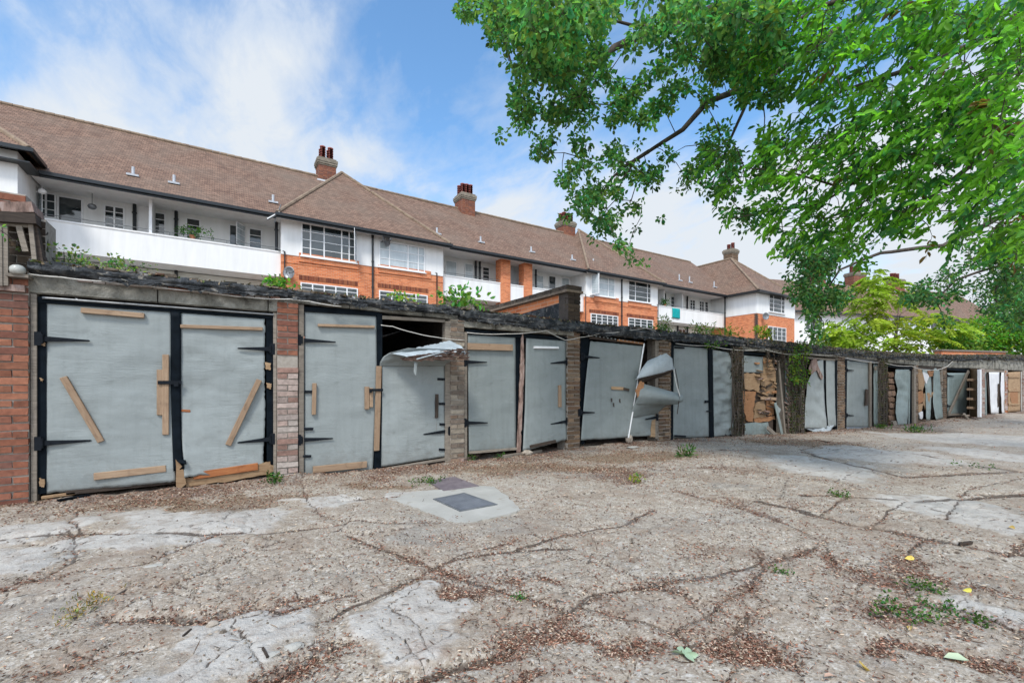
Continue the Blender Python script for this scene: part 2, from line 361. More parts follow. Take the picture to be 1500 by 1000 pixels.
class Gar:
    def __init__(s,i,label):
        s.i=i; P=Vector(POST[i]); Q=Vector(POST[i+1]); s.P=P; s.L=(Q-P).length; s.u=(Q-P)/s.L; s.v=Vector((-s.u.y,s.u.x))
        s.rz=math.atan2(s.u.y,s.u.x); s.off=P.dot(s.v)
        s.root=empty('garage',(P.x,P.y,0),s.rz,label,'garage','garages of the derelict row')
    def l(s,px,py,d=0.02):
        r=ray(px,py); rv=Vector(r[:2]); t=(s.off+d)/rv.dot(s.v); p=rv*t
        return ((p-s.P).dot(s.u), d, CAMZ+r[2]*t)
    def xz(s,px,py,d=0.02):
        a=s.l(px,py,d); return (a[0],a[2])
    def w(s,p): return Vector((s.P.x+s.u.x*p[0]+s.v.x*p[1], s.P.y+s.u.y*p[0]+s.v.y*p[1], p[2]))
    def prism(s,pts,d0,d1,name,mat,parent=None,label=None):
        m=MB(); m.prism([s.xz(*p,d0) for p in pts],d0,d1); return m.build(name,mat,parent or s.root,label=label)
    def bar(s,a,b,wid,d0,d1,name,mat,parent=None,label=None,ends=(1,1)):
        A=Vector(s.xz(*a,d0)); B=Vector(s.xz(*b,d0)); D=(B-A).normalized(); N=Vector((-D.y,D.x))
        w0=wid/2*ends[0]; w1=wid/2*ends[1]; j=lambda: random.uniform(-.003,.003)
        P4=[A+N*w0,B+N*w1+D*j(),B-N*w1+D*j(),A-N*w0]
        m=MB(); n=len(m.v); pts=[(p.x,p.y) for p in P4]
        m.prism(pts,d0,d1); o=m.build(name,mat,parent or s.root,label=label)
        bev=o.modifiers.new('bev','BEVEL'); bev.width=min(.004,wid*.2); bev.segments=1
        # UV along the plank
        uv=o.data.uv_layers[0].data
        for li,lp in enumerate(o.data.loops):
            c=o.data.vertices[lp.vertex_index].co; q=Vector((c.x,c.z))-A
            uv[li].uv=(q.dot(D)+a[0]*.1, q.dot(N)+c.y*.7+a[1]*.03)
        return o
    def hinge(s,a,b,parent,wid=.055,d=-.012,plate=True):
        """tapered strap hinge from knuckle a to tip b"""
        A=Vector(s.xz(*a,d)); B=Vector(s.xz(*b,d)); D=(B-A).normalized(); N=Vector((-D.y,D.x))
        m=MB(); pts=[A+N*wid/2,B+N*wid*.16,B+D*.012,B-N*wid*.16,A-N*wid/2]
        m.prism([(p.x,p.y) for p in pts],d,d+.008)
        if plate:
            q=A-D*.03; m.prism([(q.x-.03,q.y-.07),(q.x+.022,q.y-.07),(q.x+.022,q.y+.07),(q.x-.03,q.y+.07)],d-.003,d+.01)
            m.tube([(A.x,d-.008,A.y-.05),(A.x,d-.008,A.y+.05)],.011,6)
        for k in (.15,.4,.65,.88):
            p=A.lerp(B,k); m.tube([(p.x,d-.005,p.y),(p.x,d+.003,p.y)],.0065,5)
        return m.build('strap_hinge',M['iron'],parent)
    def sheet(s,left,right,name,mat,parent=None,nu=26,nv=40,amp=.010,freq=3.2,rag=(0,0,0,0),th=.010,bulge=0.0,seed=0,label=None,crease=0.0,smooth_=True):
        """left/right: edge polylines of (px,py,d) from top to bottom; rag = ragged amount top,right,bottom,left (m)"""
        def samp(pl,t):
            n=len(pl)-1; k=min(int(t*n),n-1); f=t*n-k; a,b=pl[k],pl[k+1]
            return a.lerp(b,f)
        Lp=[Vector(s.l(*p)) for p in left]; Rp=[Vector(s.l(*p)) for p in right]
        # reparametrise by length
        def re(pl):
            d=[0]
            for a,b in zip(pl,pl[1:]): d.append(d[-1]+(b-a).length)
            def f(t):
                T=t*d[-1]
                for k in range(len(d)-1):
                    if T<=d[k+1] or k==len(d)-2:
                        w=(T-d[k])/max(d[k+1]-d[k],1e-6); return pl[k].lerp(pl[k+1],min(1,w))
            return f
        fl,fr=re(Lp),re(Rp); G=[]
        for j in range(nv+1):
            t=j/nv; row=[]
            for i in range(nu+1):
                u=i/nu; p=fl(t).lerp(fr(t),u)
                q=(p.x*freq+seed*7.1,p.z*freq*1.6,seed*3.3)
                h=nz(*q)*amp+nz(q[0]*2.2,q[1]*4.5,q[2]+5)*amp*.35
                if crease: h+=abs(nz(p.x*2.1+seed,p.z*5.5,seed*1.7))*crease
                e=min(u,1-u,t,1-t)*6; h*=min(1,.25+e)
                p=p+Vector((0,h-bulge*math.sin(math.pi*u)*math.sin(math.pi*t),0))
                rn=lambda a: nz(a*9+seed*2.3,seed*1.1)*.6+nz(a*31+seed,seed*2.7)*.4
                if rag[0] and t<.12: p.z-=abs(rn(p.x))*rag[0]*2*(1-t/.12)
                if rag[2] and t>.88: p.z+=abs(rn(p.x+3))*rag[2]*2*((t-.88)/.12)
                if rag[1] and u>.85: p.x-=abs(rn(p.z+5))*rag[1]*2*((u-.85)/.15)
                if rag[3] and u<.15: p.x+=abs(rn(p.z+8))*rag[3]*2*(1-u/.15)
                row.append(p)
            G.append(row)
        m=MB(); m.grid(G,(0,th,0)); o=m.build(name,mat,parent or s.root,smooth_=smooth_,label=label)
        o.data.shade_smooth() if smooth_ else None
        return o
    def jag(s,pts,d0,d1,name,mat,parent=None,n=6,amp=.012,label=None):
        """prism with broken edges"""
        P=[Vector(s.xz(*p,d0)) for p in pts]; out=[]
        for k in range(len(P)):
            a,b=P[k],P[(k+1)%len(P)]; q=(b-a); N=Vector((-q.y,q.x)).normalized() if q.length>0 else Vector((0,0))
            for t in range(n):
                f=t/n; out.append(a+q*f+N*(random.uniform(-amp,amp) if t else 0))
        m=MB(); m.prism([(p.x,p.y) for p in out],d0,d1); return m.build(name,mat,parent or s.root,label=label)

TONE={'red':[(.28,.105,.06),(.25,.095,.055),(.32,.13,.075),(.23,.09,.06),(.20,.09,.065),(.30,.12,.075)],
 'pink':[(.42,.33,.29),(.39,.29,.25),(.46,.38,.34),(.33,.20,.16),(.43,.37,.33)],
 'brown':[(.19,.12,.07),(.15,.09,.055),(.24,.16,.10),(.13,.09,.06),(.21,.15,.10)],
 'buff':[(.27,.22,.17),(.22,.17,.13),(.33,.28,.22),(.18,.14,.11),(.25,.17,.12)],
 'dark':[(.05,.035,.025),(.08,.055,.035),(.035,.028,.02),(.10,.07,.045)]}
def bricks(m,x0,x1,y0,y1,z0,z1,tone,seed=0,mixtone=None,zmix=None,missing=(),course=.076):
    """real brick courses; y0 is the face"""
    R=random.Random(seed); w=x1-x0; z=z0; k=0
    m.mi=1; m.col=(1,1,1); m.box(x0+.005,x1-.005,y0+.016,y1,z0,z1); m.mi=0
    while z<z1-.02:
        h=min(course,z1-z)-.015; tn=tone
        if zmix and z<zmix: tn=mixtone
        if tn=='soldier': pass
        n=max(1,round(w/.22)); offs=(k%2)*.5; xs=[x0]
        step=w/max(1,n)
        if k%2==0 or n>1:
            q=x0+(.11 if (k%2 and n>1) else step if n>1 else w*.5*(R.random()<.0) or w)
            while q<x1-.05: xs.append(q); q+=step if n>1 else w
        elif w>.15: xs.append(x0+w*.5)
        xs.append(x1)
        for a,b in zip(xs,xs[1:]):
            if b-a<.02: continue
            c=R.choice(TONE[tn]); v=R.uniform(.78,1.2); m.col=tuple(min(1,q*v) for q in c)
            if any(za<=z<zb for za,zb in missing): continue
            j=R.uniform(-.006,.006)
            m.box(a+.006,b-.006,y0+j,y0+.1,z+R.uniform(-.003,.003),z+h+R.uniform(-.003,.002),.004)
        z+=course; k+=1
    m.col=(1,1,1)

def roofedge(g,z0a,z0b,za,zb,seed):
    """lumpy felt roll along the front edge of the flat roof"""
    m=MB(); n=120; L=g.L; G=[]; prof=14
    for i in range(n+1):
        t=i/n; s=t*L; W=s+g.P.x*1.0; zb_=lerp(z0a,z0b,t); zt=lerp(za,zb,t); h=(zt-zb_); row=[]
        sag=nz(W*1.1,3)*.03; d0=-.10+nz(W*1.7,9)*.035+nz(W*6,2)*.015
        for k in range(prof+1):
            a=math.pi*(k/prof)     # bottom front -> over the top
            y=-math.sin(a)*.075-.0; z=-math.cos(a)
            r=1+nz(W*2.3,k*.5,seed)*.35+nz(W*7,k*.9,seed)*.35+nz(W*21,k*1.8,seed)*.16
            yy=d0+.10+y*r*1.3 if k<prof else .25
            if k==0: yy=d0+.10
            row.append(Vector((s,yy,zb_+h*.5+z*h*.5*r*(1.0)+sag*(.4+.6*k/prof))))
        G.append(row)
    G=[list(r) for r in zip(*G)]
    m.grid(G); o=m.build('roof_felt',M['felt'],g.root,smooth_=True)
    # torn tongues of felt hanging over the lintel, grit and broken slate on top
    R=random.Random(int(seed*10)); m=MB()
    for k in range(13):
        s=R.uniform(.02,L-.25); w=R.uniform(.12,.5); dep=R.uniform(.02,.09); t=s/L; zb_=lerp(z0a,z0b,t)+.03; n_=10; G=[]
        for j in range(4): G.append([Vector((s+w*i/n_,-.115+nz(s+i*.4,j)*.02-.006*j,zb_-dep*j/3*(.35+1.1*abs(nz(s*3+i*.55,k))*(1 if 0<i<n_ else .2)))) for i in range(n_+1)])
        m.grid(G,(0,.006,0))
    m.build('torn_felt',M['felt'],g.root)
    m=MB()
    for k in range(46):
        s=R.uniform(0,L-.1); t=s/L; zt=lerp(za,zb,t)-.015; w=R.uniform(.02,.16); h=R.uniform(.008,.035); c=R.choice([(.25,.24,.22),(.5,.48,.45),(.8,.75,.68),(.35,.2,.14),(.15,.15,.15)]); m.col=c; y=R.uniform(-.09,.05)
        m.box(s,s+w,y,y+R.uniform(.03,.1),zt,zt+h,.008)
    m.build('roof_debris',M['rubble'],g.root)
    n_=260 if g.i<5 else 900
    p=np.stack([rng.uniform(0,L,n_),rng.uniform(-.12,.08,n_),np.zeros(n_)],1); p[:,2]=lerp(za,zb,p[:,0]/L)-rng.random(n_)**2*.14*(g.i>=5)-.01; p[:,1]-=(p[:,2]<lerp(za,zb,p[:,0]/L)-.03)*.04
    a=rng.normal(size=(n_,3)); pal=np.array([(.10,.09,.05),(.16,.11,.07),(.08,.11,.03),(.22,.17,.11)]); leaves_obj('roof_moss',p,a,rng.uniform(.015,.045,n_),np.clip(pal[rng.integers(0,4,n_)]*rng.uniform(.6,1.3,(n_,1)),0,1),width=.7,parent=g.root,mat=M['litter'],kind='stuff')
    return o
def lintel(g,za0,za1,zb0,zb1,seed,mat=None,extra=0):
    """concrete lintel blocks with chipped arrises"""
    R=random.Random(seed); m=MB(); L=g.L; cuts=[-.02]
    while cuts[-1]<L-.9: cuts.append(cuts[-1]+R.uniform(.7,1.25))
    cuts.append(L+.0)
    for a,b in zip(cuts,cuts[1:]):
        n=max(4,int((b-a)/.05)); G=[]
        dj=R.uniform(-.015,.01)
        for (k,(fy,fz)) in enumerate([(0.12,0),(-.0,0.0),(-.025,.06),(-.03,.5),(-.025,.94),(0.0,1.0),(.15,1.0)]):
            row=[]
            for i in range(n+1):
                x=lerp(a+.006,b-.006,i/n); t=x/L; z0=lerp(za0,zb0,t); z1=lerp(za1,zb1,t)
                c=nz(x*12+seed,k*1.9)*.014+nz(x*31+seed,k*2.9)*.008
                e=min(i,n-i); ch=(.012 if e==0 else 0)
                row.append(Vector((x,fy+dj+c+ch,lerp(z0,z1,fz)+nz(x*9+seed,k)*.010*(1 if 0<fz<1 else .7))))
            G.append(row)
        m.grid(G)
        for xs in (0,-1):
            idx=[Vector(r[xs]) for r in G]; m.add(idx,[tuple(range(len(idx)))])
    return m.build('lintel',mat or M['concrete'],g.root)

def shell(g,pier_tone='brown',mixt=None,zmix=None,missing=(),piermat=None,pz1=None):
    i=g.i; L=g.L; t0,t1=TOPZ[i],TOPZ[i+1]; l0,l1=LIN[i]
    h0=.12 if i<2 else .19
    mid0=t0-h0; mid1=t1-h0
    lintel(g,l0+.02,mid0+.02,l1+.02,mid1+.02,i*13+5)
    roofedge(g,mid0-.01,mid1-.01,t0,t1,i*3.1)
    # pier on the right-hand side of this bay
    a,b=PIERW[i+1]
    if PIERPX[i+1]: a=g.xz(PIERPX[i+1][0],560,-.035)[0]-L; b=g.xz(PIERPX[i+1][1],560,-.035)[0]-L
    m=MB(); bricks(m,L+a,L+b,-.035,.30,-.15,(pz1 or max(l1,LIN[min(i+1,13)][0])+.03),pier_tone,i*7,mixt,zmix,missing)
    m.build('brick_pier',[M['brick'],M['mortar']],g.root)
    # room behind: party walls, back wall, flat roof, floor edge
    m=MB(); m.box(-.05,.05,.31,5.0,-.2,t0-.14); m.box(L-.05,L+.05,.31,5.0,-.2,t1-.14); m.box(-.05,L+.05,5.0,5.2,-.2,t0-.14)
    m.build('inner_wall',M['brick_int'],g.root)
    m=MB(); m.add([(0,.10,t0-.11),(L,.10,t1-.11),(L,5.25,t1-.06),(0,5.25,t0-.06),(0,.10,t0-.02),(L,.10,t1-.02),(L,5.25,t1+.02),(0,5.25,t0+.02)],
        [(3,2,1,0),(4,5,6,7),(0,1,5,4),(1,2,6,5),(2,3,7,6),(3,0,4,7)])
    m.build('flat_roof',M['felt'],g.root)

def post(g,px0,px1,y0,y1,mat='wood_grey',d0=-.012,d1=.09,name='door_post'):
    """upright timber between two px columns, top y0/bottom y1"""
    A=g.xz(px0,y0,d0); B=g.xz(px1,y0,d0); Cc=g.xz(px0,y1,d0)
    m=MB(); m.box(A[0],B[0],d0,d1,Cc[1],A[1],.002); return m.build(name,M[mat],g.root)

# ---------------------------------------------------------------- bay 1
g=Gar(0,'first garage beside the tall left brick pier, taped grey double doors with two slanting battens')
shell(g,'red','pink',1.42,missing=((1.42,1.55),))
post(g,45,54,430,736); post(g,400.5,405,458,706)
R=random.Random(4); m=MB(); s_=.35
while s_<g.L-.1:
    w_=R.uniform(.1,.24); c=R.choice(TONE['pink']+TONE['red'][:2]+[(.12,.10,.08)]); m.col=c; z_=lerp(2.30,2.29,s_/g.L); m.box(s_,s_+w_-.012,-.045+R.uniform(-.01,.01),.1,z_+R.uniform(-.006,.004),z_+R.uniform(.03,.055),.006); s_+=w_
m.build('broken_brick_course',M['brick'],g.root)
# black taped frame
m=MB(); m.add([g.l(55,433,.03),g.l(401,459,.03),g.l(401,467,.03),g.l(55,442,.03)],[(0,1,2,3)])
g.prism([(55,434),(401,460),(401,467),(55,443)],.0,.05,'head_rail',M['tape'])
m=MB(); A=g.l(62,436,-.02); B=g.l(401,461,-.02); m.tube([A,B],.012,6); m.build('metal_drip_strip',M['metal_grey'],g.root)
g.prism([(54.5,440),(68,441),(68,722),(54.5,724)],.012,.05,'door_stile',M['tape'])
g.prism([(390,465),(401,466),(401,700),(391,702)],.012,.05,'door_stile',M['tape'])
dl=g.sheet([(68,442,.02),(68,723,.015)],[(251,457,.02),(253,560,.02),(257,706,-.03)],'door_leaf',M['sheet'],amp=.012,rag=(0,0,.022,0),seed=1,bulge=.01,nu=40,nv=60)
dr=g.sheet([(264,458,.015),(264,600,.01),(270,700,-.06)],[(389,467,.02),(388,560,.02),(389,600,.02),(386,688,.0)],'door_leaf',M['sheet'],amp=.015,rag=(0,.018,.02,.0),seed=2,nu=36,nv=60)
g.sheet([(250,456,-.005),(250,560,-.005),(252,640,-.02),(254,690,-.05)],[(265,457,-.005),(265,600,-.01),(266,650,-.03),(270,686,-.06)],'centre_stile',M['tape'],amp=.004,nu=4,nv=30,seed=3,th=.02)
g.sheet([(257,672,-.085),(262,678,-.10)],[(272,674,-.085),(273,680,-.10)],'torn_tape_roll',M['tape'],amp=.002,nu=5,nv=4,th=.03)
g.jag([(257,672),(268,684),(273,708),(262,716),(258,712)],-.055,-.03,'splintered_board',M['wood_ply'],n=4,amp=.008)
g.jag([(268,700),(330,692),(396,676),(400,692),(340,704),(272,713)],-.02,.035,'torn_plywood_strip',M['wood_ply'],dr,n=6,amp=.008)
for k,(x,y,w,h) in enumerate([(388,530,9,12),(390,560,8,10),(60,500,6,7),(58,553,5,6),(389,680,14,14),(57,700,8,14)]):
    g.jag([(x,y),(x+w,y+2),(x+w-1,y+h),(x+1,y+h-2)],-.004-.001*k,.012,'exposed_plywood',M['wood_ply'],dr if x>200 else dl,n=4,amp=.006)
for a,b,w,mt in [((118,454),(211,462),.055,'wood'),((92,552),(148,647),.06,'wood'),((137,698),(243,686),.075,'wood')]:
    g.bar(a,b,w,-.03,.012,'timber_batten',M[mt],dl)
g.bar((234,541),(234,608),.055,-.025,.012,'timber_batten',M['wood'],dl); g.bar((242.5,519),(242.5,637),.06,-.03,.012,'timber_batten',M['wood'],dl)
g.bar((264,477.5),(385,481.5),.04,-.025,.012,'timber_batten',M['wood'],dr); g.bar((380,556),(334,652),.062,-.035,.008,'timber_batten',M['wood'],dr)
g.bar((283,697),(378,683),.085,-.04,-.0,'timber_batten',M['wood_red'],dr,label='reddish batten at the foot of the door')
g.bar((265,601),(279,602),.03,-.0,.012,'wood_chip',M['wood_red'],dr)
g.hinge((62,496),(130,499),dl); g.hinge((62,649),(132,645),dl); g.hinge((396,511),(349,510),dr); g.hinge((396,643),(349,648),dr)
m=MB(); A=g.l(231,560,-.04); B=g.l(266,562,-.04); m.box(A[0],B[0],-.045,-.032,A[2]-.02,A[2]+.02); m.box(B[0]-.07,B[0]-.03,-.06,-.03,A[2]-.045,A[2]+.01); m.build('hasp_and_padlock',M['iron'],dl)
g.bar((96,722),(256,705),.05,.0,.03,'door_foot',M['wood_dark'],dl); g.bar((60,729),(110,722),.03,.0,.04,'door_foot',M['wood_ply'],dl)
G1=g

# ---------------------------------------------------------------- bay 2
g=Gar(1,'second garage, right door torn open at the top with a peeled grey flap')
shell(g,'buff','buff')
post(g,437.5,445,446,706); post(g,652,659.5,470,682)
g.prism([(445,449),(556,455),(556,463),(445,456)],-.0,.05,'head_rail',M['tape'])
g.prism([(552,459),(560,459),(560,560),(558,690),(548,692),(553,560)],-.004,.05,'centre_stile',M['tape'])
g.prism([(559,462),(652,468),(652,472),(559,467)],.0,.05,'head_rail',M['wood_grey'])
dl=g.sheet([(446,456,.02),(446,697,.015)],[(551.5,462,.02),(553,560,.02),(546,690,.01)],'door_leaf',M['sheet'],amp=.007,rag=(0,0,.012,0),seed=4,nu=30,nv=50)
dr=g.sheet([(557,536,.0),(559,600,.01),(556,684,.01)],[(652,534,.01),(652,600,.015),(654,668,.01)],'door_leaf',M['sheet'],amp=.014,rag=(.0,.008,.0,0),seed=5,nu=30,nv=45,bulge=.03)
# peeled flap: rises from the broken top edge, then juts out over the yard
fl=g.sheet([(556,537,.0),(557,530,-.04),(562,522,-.09),(572,516,-.14),(585,513,-.2),(598,509.5,-.27)],[(652,536,.0),(655,532,-.06),(664,527,-.2),(672,522,-.3),(680,517,-.42),(684,512,-.5)],'peeled_flap',M['sheet'],dr,amp=.02,freq=5,nu=34,nv=24,rag=(0,.03,.0,0),seed=6,crease=.03)
fl2=g.sheet([(568,517,-.16),(590,521,-.34),(604,526,-.44)],[(660,498,-.14),(678,506,-.42),(686,519,-.60)],'peeled_flap',M['sheet_pale'],dr,amp=.05,freq=7,nu=46,nv=22,rag=(.03,.06,.07,.03),seed=7,crease=.03,label='upturned pale face of the peeled flap')
m=MB(); R=random.Random(5)
for k in range(150):
    t=R.random()**.8; a=Vector(g.l(lerp(586,676,t),lerp(524,512,t)+R.uniform(-3,11)*(.25+t*.9),-.44-.12*t+R.uniform(-.06,.05))); L_=R.uniform(.05,.2); dz=R.uniform(-.02,.02)
    m.add([a,a+Vector((L_,R.uniform(-.03,.03),dz)),a+Vector((L_*.9,R.uniform(0,.03),dz-.012)),a+Vector((0,.02,-.014))],[(0,1,2,3)])
m.build('splintered_plywood_edge',M['rot'],dr)
g.sheet([(607,530,-.45),(606,545,-.45),(609,551,-.45)],[(612,531,-.45),(610.5,547,-.45),(610,551,-.45)],'hanging_shred',M['sheet'],dr,nu=3,nv=8,amp=.01,th=.006)
g.bar((610,526),(650,515),.02,-.56,-.55,'torn_strip',M['sheet_pale'],dr)
g.bar((555.5,536),(552,660),.075,-.03,.0,'edge_board',M['wood'],dr)
g.bar((558,688),(655,672),.035,-.02,.03,'bottom_rail',M['wood_grey'],dr)
g.bar((466,476),(549,478.5),.035,-.03,.012,'timber_batten',M['wood'],dl); g.bar((461,561),(460,607),.05,-.03,.012,'timber_batten',M['wood'],dl)
g.bar((459,688),(538,680),.085,-.04,.01,'timber_batten',M['wood'],dl); g.bar((538,566),(538,599),.06,-.03,.01,'timber_batten',M['wood'],dl)
g.bar((544,568),(544,596),.05,-.02,.01,'timber_batten',M['wood'],dl)
m=MB(); A=g.l(541,571,-.04); B=g.l(561,571,-.04); m.box(A[0],B[0],-.046,-.032,A[2]-.018,A[2]+.018); m.box(A[0],A[0]+.03,-.06,-.03,A[2]-.04,A[2]); m.build('hasp_and_padlock',M['iron'],dl)
g.bar((640.5,577),(640,612),.05,-.03,.01,'timber_batten',M['wood_dark'],dr)
g.hinge((442,498),(491,501),dl); g.hinge((442,644),(487,642),dl); g.hinge((657,631),(621,636),dr)
for x0,x1,y in [(444,459,573.5),(444,459,628),(443,456,668)]: g.bar((x0,y),(x1,y),.035,-.012,.0,'bracket',M['iron'],dl,ends=(1,1))
for x0,x1,y in [(641,655,555),(643,655,591),(644,655,621),(643,656,658)]: g.bar((x0,y),(x1,y+.5),.035,-.012,.0,'bracket',M['iron'],dr)
G2=g

# ---------------------------------------------------------------- bay 3
g=Gar(2,'third garage with plain grey doors split by a rotten dark central post')
shell(g,'brown','brown')
post(g,680,684.5,486,672); 
g.prism([(682,482),(830,494),(830,499),(682,489)],-.0,.05,'head_rail',M['tape'])
g.prism([(755,490),(768,491),(768,662),(755,664)],.03,.06,'gap_shade_strip',M['tape'])  # black strip stands in for the shade in the gap between the leaves
dl=g.sheet([(685,489,.02),(687,662,.015)],[(755,493,.02),(756,658,.015)],'door_leaf',M['sheet_mid'],amp=.006,seed=8,nu=20,nv=40)
dr=g.sheet([(771,492,.01),(769,600,.0),(766,661,-.03)],[(829,499,.01),(829,600,.01),(831,644,.0)],'door_leaf',M['sheet_mid'],amp=.010,rag=(0,0,.02,0),seed=9,nu=20,nv=40,bulge=.02)
g.sheet([(764,487,-.0),(762,540,-.01),(760,600,-.02),(757,664,-.03)],[(767,488,-.0),(769,540,-.01),(766,600,-.02),(763,664,-.03)],'rotten_stile',M['rot'],dr,amp=.03,freq=8,rag=(0,.02,0,.02),seed=10,nu=5,nv=40,th=.03)
g.bar((688,663),(758,657),.04,-.02,.03,'bottom_rail',M['wood_grey'],dl)
g.bar((686,507),(751.5,509),.105,-.04,.01,'timber_batten',M['wood'],dl); g.bar((783,508.5),(819,509),.04,-.03,.01,'timber_batten',M['frame_white'],dr)
g.bar((820.5,564),(821,596),.065,-.03,.01,'timber_batten',M['wood'],dr); g.bar((777,654),(815,646),.05,-.05,-.01,'timber_batten',M['wood_dark'],dr)
g.hinge((684,530),(713,530.5),dl); g.hinge((684,619),(714,619),dl); g.hinge((830,530),(807,532),dr); g.hinge((830,617),(807,621),dr)
G3=g

# ---------------------------------------------------------------- bay 4
g=Gar(3,'fourth garage, leaning grey door edged in white and a sheet curled out over the yard')
shell(g,'brown','brown')
g.prism([(850,494),(864,495),(856,650),(849,650)],.035,.06,'door_stile',M['tape'])  # black strip painting the shade of the open gap at the left
dl=g.sheet([(865,499,.01),(858,560,-.01),(851,645,-.03)],[(944,507,-.04),(934,565,-.05),(922,641,-.06)],'door_leaf',M['sheet_mid'],amp=.012,seed=11,nu=30,nv=45,rag=(.012,0,.03,0))
g.bar((864,494),(944,504),.05,-.01,.02,'head_rail',M['wood_dark'],dl)
m=MB()
for k in range(14):
    a=Vector(g.l(862+k*5.6,490+k*.85,-.03)); m.lathe([(.012,a.z-.02),(.016,a.z)],a.x,a.y,6)
m.build('corrugated_edge',M['sheet_pale'],dl)
g.bar((905,498),(943,503),.035,-.04,-.01,'torn_plywood_strip',M['wood_orange'],dl)
g.bar((944,503),(921,641),.03,-.075,-.06,'white_edge_strip',M['frame_white'],dl)
g.bar((896,568),(914,569),.06,-.06,-.045,'plywood_patch',M['wood_ply'],dl); g.bar((913,569),(922,571),.05,-.062,-.05,'dark_bracket',M['wood_dark'],dl)
g.hinge((855,522),(878,524),dl,d=-.02); g.hinge((851,604),(871,604),dl,d=-.045)
for x,y in ((896,585),(899,592),(908,586)): g.jag([(x-1,y-2),(x+1,y-2),(x+1,y+4),(x-.5,y+3)],-.052,-.05,'rusty_hole',M['wood_dark'],dl,n=3,amp=.003)
post(g,960,965,498,642,'wood_grey')
dr=g.sheet([(924,584,-.02),(921,600,-.02),(922,640,-.02)],[(965,592,.0),(960,600,.0),(962,610,.0),(963,638,.0)],'door_leaf',M['sheet_mid'],amp=.02,seed=12,nu=18,nv=26,rag=(.0,.03,.02,0))
g.sheet([(936,549,-.10),(931,556,-.12)],[(968,519,-.30),(990,541,-.34)],'curled_sheet',M['sheet_pale'],dr,amp=.02,nu=14,nv=8,seed=13)
f1=g.sheet([(949,528,-.12),(940,540,-.14),(932,555,-.15)],[(976,517,-.38),(985,525,-.42),(987,542,-.42)],'curled_sheet',M['sheet_pale'],dr,amp=.012,nu=20,nv=14,seed=14,bulge=.05)
f2=g.sheet([(937,553,-.15),(935,558,-.12),(937,563,-.08)],[(986,541,-.43),(984,545,-.4),(975,549,-.2)],'curled_sheet',M['wood_dark'],dr,amp=.01,nu=16,nv=6,seed=15)
f3=g.sheet([(940,561,-.12),(936,570,-.2),(934,580,-.2),(930,593,-.12)],[(998,577,-.55),(1002,582,-.58),(1001,587,-.58),(992,592,-.5)],'curled_sheet',M['sheet_mid'],dr,amp=.014,nu=26,nv=14,seed=16,bulge=.10)
f4=g.sheet([(930,590,-.13),(924,605,-.06),(922,612,-.03)],[(992,591,-.5),(975,594,-.25),(962,606,-.02)],'curled_sheet',M['sheet_mid'],dr,amp=.01,nu=20,nv=12,seed=17)
g.jag([(938,558),(944,561),(942,572),(934,582),(931,572)],-.215,-.20,'torn_plywood_strip',M['wood_orange'],dr,n=4,amp=.012)
m=MB(); m.tube([g.l(987,541,-.43),g.l(990,560,-.5),g.l(996,580,-.58)],.011,6); m.build('broken_white_bead',M['cable'],dr)
m=MB(); m.tube([g.l(989,540,-.43),g.l(993,560,-.47),g.l(995,584,-.56),g.l(992,606,-.5)],.009,6); m.build('dangling_splinter',M['wood_dark'],dr)
g.jag([(955,615),(963,614),(963,640),(953,640)],-.01,.02,'exposed_plywood',M['wood_ply'],dr,n=4,amp=.012)
g.hinge((962,611),(946,614),dr,d=-.03)
G4=g

# ---------------------------------------------------------------- bay 5
g=Gar(4,'fifth garage, black framed grey doors with a crumpled right leaf, beside the curled sheet')
shell(g,'dark','dark')
g.prism([(983,502),(987,502),(986,644),(982,644)],.0,.05,'door_stile',M['tape'])
g.prism([(985,500),(1075,508),(1075,512),(985,505)],-.0,.05,'head_rail',M['tape'])
g.prism([(1038,508),(1044,508),(1046,641),(1040,642)],-.01,.05,'centre_stile',M['tape'])
dl=g.sheet([(987,506,.02),(986,642,.02)],[(1038,510,.02),(1039,640,.01)],'door_leaf',M['sheet_mid'],amp=.012,seed=18,nu=20,nv=36,rag=(0,0,.02,0))
dr=g.sheet([(1044,512,.01),(1046,640,-.0)],[(1067,516,-.01),(1074,530,-.05),(1071,542,.0),(1075,560,-.06),(1072,590,0),(1075,610,-.05),(1074,637,-.02)],'door_leaf',M['sheet_mid'],amp=.055,freq=3.4,seed=19,nu=26,nv=60,rag=(.01,.05,.02,0),crease=.06)
for x0,x1,y in [(988,1003,508.5),(988,1005,638),(1058,1073,512),(1062,1074,636)]: g.bar((x0,y),(x1,y+1),.04,-.01,.0,'bracket',M['iron'],dl if x0<1040 else dr)
m=MB(); A=g.l(1035,588,-.02); m.box(A[0]-.05,A[0]+.05,-.03,-.01,A[2]-.03,A[2]+.03); A=g.l(1039,602,-.02); m.box(A[0]-.08,A[0]+.08,-.03,-.01,A[2]-.015,A[2]+.015); m.build('hasp_and_padlock',M['iron'],dl)
G5=g

